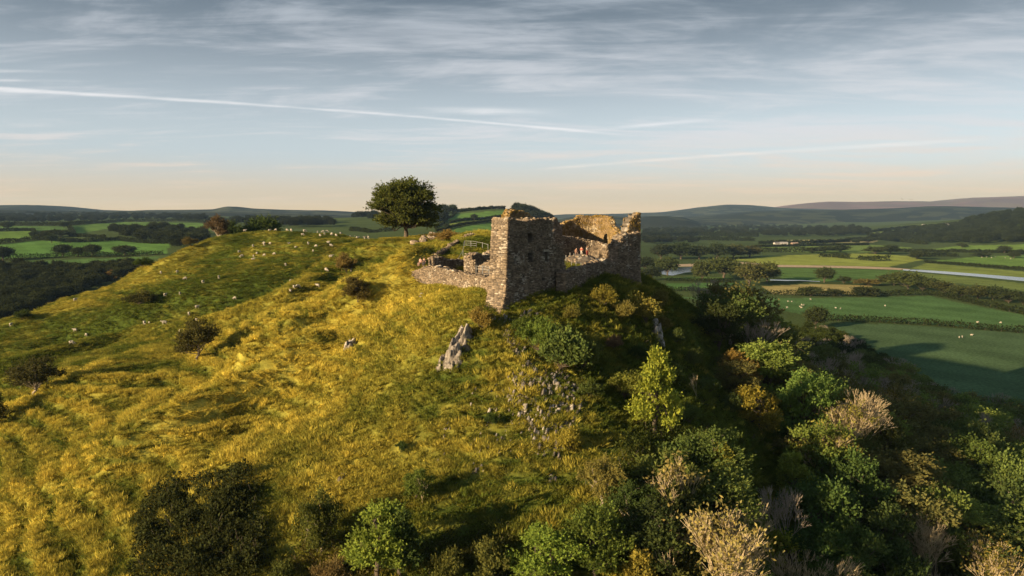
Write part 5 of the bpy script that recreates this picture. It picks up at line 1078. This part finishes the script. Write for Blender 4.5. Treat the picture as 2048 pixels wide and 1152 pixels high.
def crag(p0, p1, wid, hgt, label, seed):
    """one angular bedded crag standing out of the slope along the line p0-p1 (photo points on the ground)"""
    r = np.random.default_rng(seed); a, b = hit(*p0), hit(*p1); d = b[:2] - a[:2]; L = np.linalg.norm(d); d /= L; nrm = np.array([-d[1], d[0]]); nu, nv = int(L / .11), int(wid * 2 / .11)
    U, W_ = np.meshgrid(np.linspace(-.08, 1.08, nu), np.linspace(-1, 1, nv), indexing='ij'); off = (fbm(U * 3 + seed, U * 0 + 1, 3) - .5) * wid * 1.6; half = wid * (.55 + .8 * fbm(U * 5 + seed, U * 0 + 7, 3))
    x = a[0] + d[0] * U * L + nrm[0] * (W_ * half * 1.25 + off); y = a[1] + d[1] * U * L + nrm[1] * (W_ * half * 1.25 + off)
    q = fbm((U * L) * .9 + W_ * 1.5 + seed, W_ * half * 2.6 - U * L * .4, 2); big = np.floor(q * 7) / 7 + .35 * (np.floor(fbm(U * L * 2.6 - seed, W_ * half * 5.0, 2) * 6) / 6)
    env = np.clip(1 - np.abs(W_) ** 3, 0, 1) * np.clip(1.15 - np.abs(2 * U - 1) ** 4, 0, 1); h = hgt * env * (.05 + 1.5 * big) - (1 - env) * .5; sh = .35 * (np.floor(q * 7) / 7)
    z = ground(x.ravel(), y.ravel()).reshape(x.shape) + h; x = x + sh * nrm[0] + r.normal(0, .05, x.shape); y = y + sh * nrm[1] - h * .25 + r.normal(0, .05, x.shape); o = np.array([a[0], a[1], a[2]])
    ii = np.arange(nu * nv).reshape(nu, nv); Q = np.stack([ii[:-1, :-1], ii[1:, :-1], ii[1:, 1:], ii[:-1, 1:]], -1).reshape(-1, 4)
    me = mesh_np('crag', np.stack([x, y, z], -1).reshape(-1, 3) - o, Q=Q, attrs={'v': ('FACE', np.clip(q[:-1, :-1].ravel() * 1.6 - .35 + .6 * (r.random(len(Q)) - .5), 0, 1))}, mat=M['rock'])  # lower beds darker: crevice shade put into the face tone
    ob = link('rock_outcrop', me, loc=o); tag(ob, label, 'rock'); return ob
crag((932,662), (890,744), 1.25, 1.5, 'tall pale limestone outcrop on the slope below the tower', 51)
crag((706,682), (692,706), .7, .8, 'small pale rock outcrop on the golden slope', 52)
crag((1310,642), (1316,690), .7, .9, 'pale rock face on the bank below the end wall', 53)
outcrop('rock_outcrop', [(1000,655),(1022,660),(1030,690),(1060,700),(1068,735),(1040,730),(1020,695)], 90, (.25, .8), 'broken rocks between the outcrop and the tree clump', 54, lift=.5)
outcrop('rock_outcrop', [(1032,768),(1052,772),(1060,800),(1046,805)], 26, (.4, 1.0), 'pair of pale boulders at the head of the scree', 55, lift=.6)
outcrop('rock_outcrop', [(676,945),(690,950),(686,968),(674,965)], 10, (.25, .6), 'little pale rock low on the golden slope', 56, lift=.5)
outcrop('rock_outcrop', [(932,930),(968,928),(966,948),(938,952)], 12, (.2, .55), 'scattered pale stones in the shaded lower slope', 57, lift=.5)
outcrop('rock_outcrop', [(1095,955),(1112,962),(1108,975),(1098,970)], 8, (.25, .6), 'small pale stone above the broad green tree', 58, lift=.5)
outcrop('rock_outcrop', [(978,628),(1000,632),(1030,640),(1060,622),(1090,612),(1086,622),(1040,655),(990,648)], 80, (.2, .7), 'loose white stones along the foot of the tower', 59, lift=.4)
outcrop('rock_outcrop', [(835,580),(850,580),(848,594),(836,596)], 9, (.3, .7), 'small pale stones on the grass below the curtain wall', 60, lift=.4)
outcrop('scree', [(1015,750),(1085,738),(1165,755),(1170,815),(1135,870),(1120,925),(1070,905),(1045,850),(1015,805)], 430, (.2, .75), 'pale limestone scree and outcrops on the slope below the tower', 61, kind='stuff', lift=.9)
outcrop('scree', [(960,760),(1040,780),(1080,880),(1000,920),(930,900),(860,930),(900,830)], 120, (.12, .5), 'thin scatter of pale stones left of the scree', 62, kind='stuff', lift=.8)
def path_strip(pts, wd, mat, label):
    P = [hit(*p) for p in pts]; L_, R_ = [], []; C_ = []
    for a, b in zip(P[:-1], P[1:]):
        for t in np.linspace(0, 1, 12, endpoint=False): C_.append(a[:2] * (1 - t) + b[:2] * t)
    C_.append(P[-1][:2]); C_ = np.array(C_); T_ = np.gradient(C_, axis=0); T_ /= np.linalg.norm(T_, axis=1)[:, None]; nn = np.stack([-T_[:, 1], T_[:, 0]], 1); V = []
    for o in np.linspace(-wd, wd, 5): q = C_ + nn * o; V.append(np.stack([q[:, 0], q[:, 1], ground(q[:, 0], q[:, 1]) + .10 - .06 * (abs(o) / wd)], 1))
    V = np.array(V); ii = np.arange(V.shape[0] * V.shape[1]).reshape(V.shape[:2]); Q = np.stack([ii[:-1, :-1], ii[:-1, 1:], ii[1:, 1:], ii[1:, :-1]], -1).reshape(-1, 4)
    o = link('path', mesh_np('path', V.reshape(-1, 3), Q=Q, smooth=True, mat=mat)); tag(o, label, kind='structure')
path_strip([(1470,838),(1500,866),(1530,888),(1560,908),(1585,932)], 1.0, simple('trodden_earth', (.16, .115, .095), .95, .3, 1.5), 'brown trodden path going down into the wood')

def skinned(verts, edges, radii, sub=1):
    me = bpy.data.meshes.new('tmp'); me.from_pydata([tuple(v) for v in verts], edges, []); o = bpy.data.objects.new('tmp', me); COL.objects.link(o)
    o.modifiers.new('s', 'SKIN'); sm = o.modifiers.new('u', 'SUBSURF'); sm.levels = sub
    for i, r in enumerate(radii): me.skin_vertices[0].data[i].radius = r if isinstance(r, tuple) else (r, r)
    me.skin_vertices[0].data[0].use_root = True
    dg = bpy.context.evaluated_depsgraph_get(); out = bpy.data.meshes.new_from_object(o.evaluated_get(dg)); bpy.data.objects.remove(o); out.polygons.foreach_set('use_smooth', np.ones(len(out.polygons), bool)); return out
def sheep_mesh(pose):
    neck, head, muz = ((.48, 0, .84), (.64, 0, .92), (.80, 0, .84)) if pose == 'stand' else ((.50, 0, .52), (.66, 0, .30), (.74, 0, .14))
    dz = -.34 if pose == 'lie' else 0
    if pose == 'lie': neck, head, muz = (.48, 0, .84), (.62, 0, .94), (.78, 0, .86)
    v = [(-.02, 0, .66), (-.30, 0, .67), (-.50, 0, .62), (.26, 0, .68), neck, head, muz, (-.60, 0, .50)]; r = [(.27, .30), (.28, .29), .19, (.24, .27), .13, .10, .06, .05]; e = [(0, 1), (1, 2), (0, 3), (3, 4), (4, 5), (5, 6), (2, 7)]
    for s in (-1, 1):
        v.append((head[0] - .03, s * .15, head[2] + .05)); r.append(.03); e.append((5, len(v) - 1))
        if pose != 'lie':
            i = len(v); v += [(.27, s * .14, .40), (.29, s * .14, .20), (.28, s * .14, .01)]; r += [.075, .045, .04]; e += [(3, i), (i, i + 1), (i + 1, i + 2)]
            i = len(v); v += [(-.33, s * .15, .42), (-.42, s * .15, .24), (-.38, s * .15, .01)]; r += [.10, .045, .04]; e += [(1, i), (i, i + 1), (i + 1, i + 2)]
        else:
            i = len(v); v += [(.36, s * .2, .42), (.50, s * .2, .40)]; r += [.06, .045]; e += [(3, i), (i, i + 1)]
    me = skinned([(a, b, c + dz) for a, b, c in v], e, r); me.materials.append(M['fleece']); return me
SHEEP = {p: sheep_mesh(p) for p in ('stand', 'graze', 'lie')}
srng = random.Random(4)
def flock(items, k, where, group, y0=46.0, y1=900, scale=1.0):
    pts = sorted([(cr(k, [c])[0]) for c in items], key=lambda t: t[0])
    for i, (px, py) in enumerate(pts):
        p = hit(px, py, y0, y1); pose = srng.choice(['graze', 'graze', 'stand', 'graze', 'lie']); o = link('sheep', SHEEP[pose], loc=p + np.array([0, 0, .12 if y0 < 100 else .05])); o.rotation_euler = (0, 0, srng.uniform(0, 6.28))
        sc = scale * srng.uniform(.74, .92); o.scale = (sc, sc, sc)
        word = {'graze': 'grazing', 'stand': 'standing', 'lie': 'lying'}[pose]
        tag(o, 'white sheep %s %s, %s from the left' % (word, where, ORD[i]), 'sheep', group)
flock([(868,455),(957,449),(998,486),(1095,506),(1180,482)], 'L', 'in the upper line of the left meadow', 'sheep on the castle hill')
flock([(892,578),(970,569),(1265,593),(1064,642),(1020,680)], 'L', 'in the shaded hollow of the meadow', 'sheep on the castle hill')
flock([(805,722),(780,730),(886,730),(1062,716),(976,768)], 'L', 'near the round dark hawthorn', 'sheep on the castle hill')
flock([(407,602),(405,768),(388,836),(465,792),(60,738)], 'L', 'on the left bank and ditch', 'sheep on the castle hill')
flock([(1540,412),(1570,499),(1586,538),(1608,536),(1565,552),(1712,528),(1760,443),(1893,444),(1785,370)], 'L', 'left of the thin hawthorn', 'sheep on the castle hill')
flock([(1688,337),(1662,297),(1703,311),(1595,315),(1558,293),(1785,307),(1770,292)], 'L', 'on the lit knoll before the big oak', 'sheep on the castle hill')
flock([(1425,360),(1478,353),(1385,348),(1365,378),(1367,365),(1302,366),(1290,341)], 'L', 'in the middle flock of the meadow', 'sheep on the castle hill')
flock([(1365,312),(1425,303),(1422,294),(1456,297)], 'L', 'in the small group above the middle flock', 'sheep on the castle hill')
flock([(1320,213),(1485,203),(1453,222),(1547,208),(1568,210),(1572,226),(1637,208),(1645,190)], 'L', 'on the far brow beside the wide dark bush', 'sheep on the castle hill')
flock([(1633,249),(1711,206),(1740,216),(1750,243),(1726,253),(1763,216),(1788,246),(1812,252)], 'L', 'on the far plateau right of the brow bush', 'sheep on the castle hill')
flock([(1887,233),(1913,249),(1926,218),(1968,229),(1981,246),(1985,222),(1838,234)], 'L', 'at the left foot of the big oak', 'sheep on the castle hill')
flock([(295,497),(362,500),(376,497),(405,500),(250,513),(405,518),(505,525)], 'R', 'in the small bright field', 'sheep in the valley', 300, 900, 1.25)
flock([(563,579),(582,607),(628,578),(775,587),(795,587),(838,612),(847,606),(858,606),(845,620),(770,620),(747,632),(893,577),(1025,620),(1050,625),(1283,610)], 'R', 'in the long pasture', 'sheep in the valley', 300, 900, 1.25)
flock([(1765,695),(1772,697),(1888,699),(1672,776),(1687,774),(1736,765)], 'R', 'in the big right pastures', 'sheep in the valley', 240, 900, 1.2)
flock([(1790,354),(1815,353),(1840,356),(1860,352),(1912,358),(1940,362)], 'R', 'in the far right field', 'sheep in the valley', 400, 1800, 1.5)

SKIN = simple('skin', (.45, .28, .20), .6, .1, 20.0); HAIR = simple('hair', (.06, .04, .03), .8, .2, 30.0)
def person(loc, rz, label, shirt, legs, sit=False, hair=(.06, .04, .03), h=1.72):
    v = [(0, 0, .95)]; r = [(.15, .11)]; e = []
    def add(p, rr, par): v.append(p); r.append(rr); e.append((par, len(v) - 1)); return len(v) - 1
    ch = add((0, .01, 1.18), (.14, .10), 0); sh = add((0, 0, 1.40), (.15, .09), ch); nk = add((0, 0, 1.50), .055, sh); hd = add((0, -.02, 1.61), (.085, .10), nk); top = add((0, 0, 1.70), .06, hd); add((0, -.125, 1.60), .014, hd)
    torso_n = len(v); arm = []; leg = []
    for s in (-1, 1):
        a = add((s * .19, 0, 1.40), .06, sh); b = add((s * .24, .02, 1.14), .045, a); c = add((s * .22, -.10, .92), .033, b); d = add((s * .21, -.14, .84), (.035, .018), c); arm.append((a, b, c))
        for f, (fx, L) in enumerate(((-.03, .06), (-.01, .085), (.01, .09), (.03, .08))): add((s * .21 + fx * .6, -.15 - L * .35, .84 - L), .009, d)
        add((s * .17, -.19, .84), .010, d)
        hp_ = add((s * .09, 0, .90), .09, 0)
        if sit: kn = add((s * .11, -.42, .92), .065, hp_); an = add((s * .11, -.45, .50), .045, kn); ft = add((s * .11, -.62, .46), .04, an)
        else: kn = add((s * .10, -.03, .50), .065, hp_); an = add((s * .10, .02, .08), .045, kn); ft = add((s * .10, -.16, .04), .04, an)
        leg.append((hp_, kn, an, ft))
    dz = -.46 if sit else 0; k_ = h / 1.72; V = [(x * k_, y * k_, (z + dz) * k_) for x, y, z in v]
    root = empty('person', loc, rz); link('body', skinned(V, e, r), SKIN, root)
    def cover(ids, edges, rr, name, colr):
        m = {g: i for i, g in enumerate(ids)}; o = link(name, skinned([V[i] for i in ids], [(m[a], m[b]) for a, b in edges], rr), M['cloth'], root); o.color = (*colr, 1)
    ids = [0, ch, sh]; ed = [(0, ch), (ch, sh)]; rr = [(.165, .125), (.16, .12), (.165, .105)]
    for a, b, c in arm: ids += [a, b]; ed += [(sh, a), (a, b)]; rr += [.078, .062]
    cover(ids, ed, rr, 'shirt', shirt)
    ids = [0]; ed = []; rr = [(.165, .125)]
    for a, b, c, d in leg: ids += [a, b, c]; ed += [(0, a), (a, b), (b, c)]; rr += [.105, .078, .062]
    cover(ids, ed, rr, 'trousers', legs)
    hm = skinned([V[hd], V[top], tuple(np.array(V[hd]) + [0, .05, .03])], [(0, 1), (0, 2)], [(.09, .095), .075, .08]); ho = link('hair', hm, HAIR, root); ho.location = (0, .03, .03)
    tag(root, label, 'person'); return root
def stand_on(px, py, Y): p = at(px, py, Y); return (p[0], p[1], p[2])
person(stand_on(1163, 513.5, 122), 2.6, 'person in red and white top standing on the rubble heap, on the left', (.40, .09, .07), (.50, .45, .42))
person(stand_on(1174.5, 513, 122), -2.4, 'person in white and red top standing on the rubble heap, on the right', (.60, .55, .52), (.30, .08, .07))
person(stand_on(1152.5, 517, 119.0), .4, 'person in an orange red jacket at the left end of the rubble heap', (.42, .24, .18), (.18, .13, .12))
person(stand_on(841, 531.5, 112.6), -.6, 'person in pink sitting on the left end of the curtain wall', (.55, .30, .28), (.40, .26, .23), sit=True)
person(stand_on(848.5, 531, 112.2), -.2, 'person in dark clothes sitting beside the one in pink', (.06, .05, .06), (.10, .09, .10), sit=True)
def bird(px, py, Y, rz, roll, label):
    V = [(0, .22, 0), (.035, .08, .02), (.04, -.08, .02), (0, -.28, 0), (-.04, -.08, .02), (-.035, .08, .02), (0, .05, -.05), (0, -.1, -.045), (.5, .02, .16), (.95, -.12, .05), (.48, -.16, .14), (-.5, .02, .16), (-.95, -.12, .05), (-.48, -.16, .14), (.09, -.42, 0), (-.09, -.42, 0)]
    Fc = [(0, 1, 5), (1, 2, 4, 5), (2, 3, 4), (0, 6, 1), (0, 5, 6), (1, 6, 7, 2), (5, 4, 7, 6), (2, 7, 3), (4, 3, 7), (1, 8, 10, 2), (8, 9, 10), (5, 4, 13, 11), (11, 13, 12), (3, 14, 15)]
    me = bpy.data.meshes.new('bird'); me.from_pydata(V, [], Fc); me.materials.append(simple('dark_feather', (.03, .03, .035), .9, .2, 5)); o = link('bird', me, loc=at(px, py, Y)); o.rotation_euler = (roll, roll * .6, rz); o.scale = (1.25,) * 3
    tag(o, label, 'bird', 'birds over the moor')
bird(1804, 398, 330, .5, .7, 'dark bird flying over the moor, the left of two'); bird(1821, 399, 330, -.3, .2, 'dark bird flying over the moor, the right of two')
# far farm: white and grey barns in the valley
def barn(px, py, w_, d_, h_, label, colr, roofc, rz=.2, y0=500):
    p = hit(px, py, y0, 5000); root = empty('farm_building', p, rz); x, y = w_ / 2, d_ / 2
    me = bpy.data.meshes.new('wall'); me.from_pydata([(-x, -y, -.5), (x, -y, -.5), (x, y, -.5), (-x, y, -.5), (-x, -y, h_), (x, -y, h_), (x, y, h_), (-x, y, h_), (-x, 0, h_ * 1.6), (x, 0, h_ * 1.6)], [], [(0, 1, 5, 4), (2, 3, 7, 6), (1, 2, 6, 9, 5), (3, 0, 4, 8, 7)])
    o = link('wall', me, M['cloth'], root); o.color = (*colr, 1); e = .4
    me = bpy.data.meshes.new('roof'); V = []
    for zz in (0, .25): V += [(-x - e, -y - e, h_ - .25 + zz), (x + e, -y - e, h_ - .25 + zz), (x + e, 0, h_ * 1.6 + .1 + zz), (-x - e, 0, h_ * 1.6 + .1 + zz), (x + e, y + e, h_ - .25 + zz), (-x - e, y + e, h_ - .25 + zz)]
    me.from_pydata(V, [], [(6, 7, 8, 9), (9, 8, 10, 11), (3, 2, 1, 0), (5, 4, 2, 3), (0, 1, 7, 6), (4, 5, 11, 10), (1, 2, 8, 7), (2, 4, 10, 8), (5, 3, 9, 11), (3, 0, 6, 9)]); o = link('roof', me, M['cloth'], root); o.color = (*roofc, 1)
    for sx_ in (-.5, .1, .55):
        me = bpy.data.meshes.new('window'); a = sx_ * x; me.from_pydata([(a, -y - .05, h_ * .35), (a + 1.4, -y - .05, h_ * .35), (a + 1.4, -y - .05, h_ * .75), (a, -y - .05, h_ * .75)], [], [(0, 1, 2, 3)]); o = link('window', me, M['cloth'], root); o.color = (.03, .03, .035, 1)
    tag(root, label, 'building', 'farm buildings far up the valley')
barn(1553, 490, 10, 7, 3.4, 'white walled far farmhouse beside trees', (.50, .47, .43), (.18, .17, .17)); barn(1567, 489, 15, 8, 3, 'grey roofed long barn beside the far farmhouse', (.40, .38, .36), (.30, .29, .29), -.1); barn(1589, 490, 12, 8, 3, 'brown far barn, rightmost at the valley farm', (.32, .22, .17), (.30, .22, .18), .1)
barn(1848, 453, 10, 7, 4, 'white house on the pale slope field', (.75, .72, .66), (.2, .19, .19), 0, 1200); barn(1893, 452, 9, 7, 4, 'small white house right of the other on the slope', (.75, .72, .66), (.2, .19, .19), .3, 1200)

# ------------------------------------------------------------------ evening haze over the whole valley
hm, k = new_mat('haze'); pv = k.n('ShaderNodeVolumePrincipled'); pv.inputs['Color'].default_value = C(.40, .64, 1.0); pv.inputs['Density'].default_value = 4.2e-5
pv.inputs['Anisotropy'].default_value = 0.0; k.n('ShaderNodeOutputMaterial', i_1=pv.outputs[0])
x0, x1, y0, y1, z0, z1 = -12500., 12500., -12500., 12500., -2.0, 340.0
me = bpy.data.meshes.new('haze'); me.from_pydata([(x, y, z) for z in (z0, z1) for x, y in ((x0, y0), (x1, y0), (x1, y1), (x0, y1))], [], [(3, 2, 1, 0), (4, 5, 6, 7), (0, 1, 5, 4), (1, 2, 6, 5), (2, 3, 7, 6), (3, 0, 4, 7)])
tag(link('haze', me, hm), 'thin bluish evening haze filling the valley', kind='stuff')
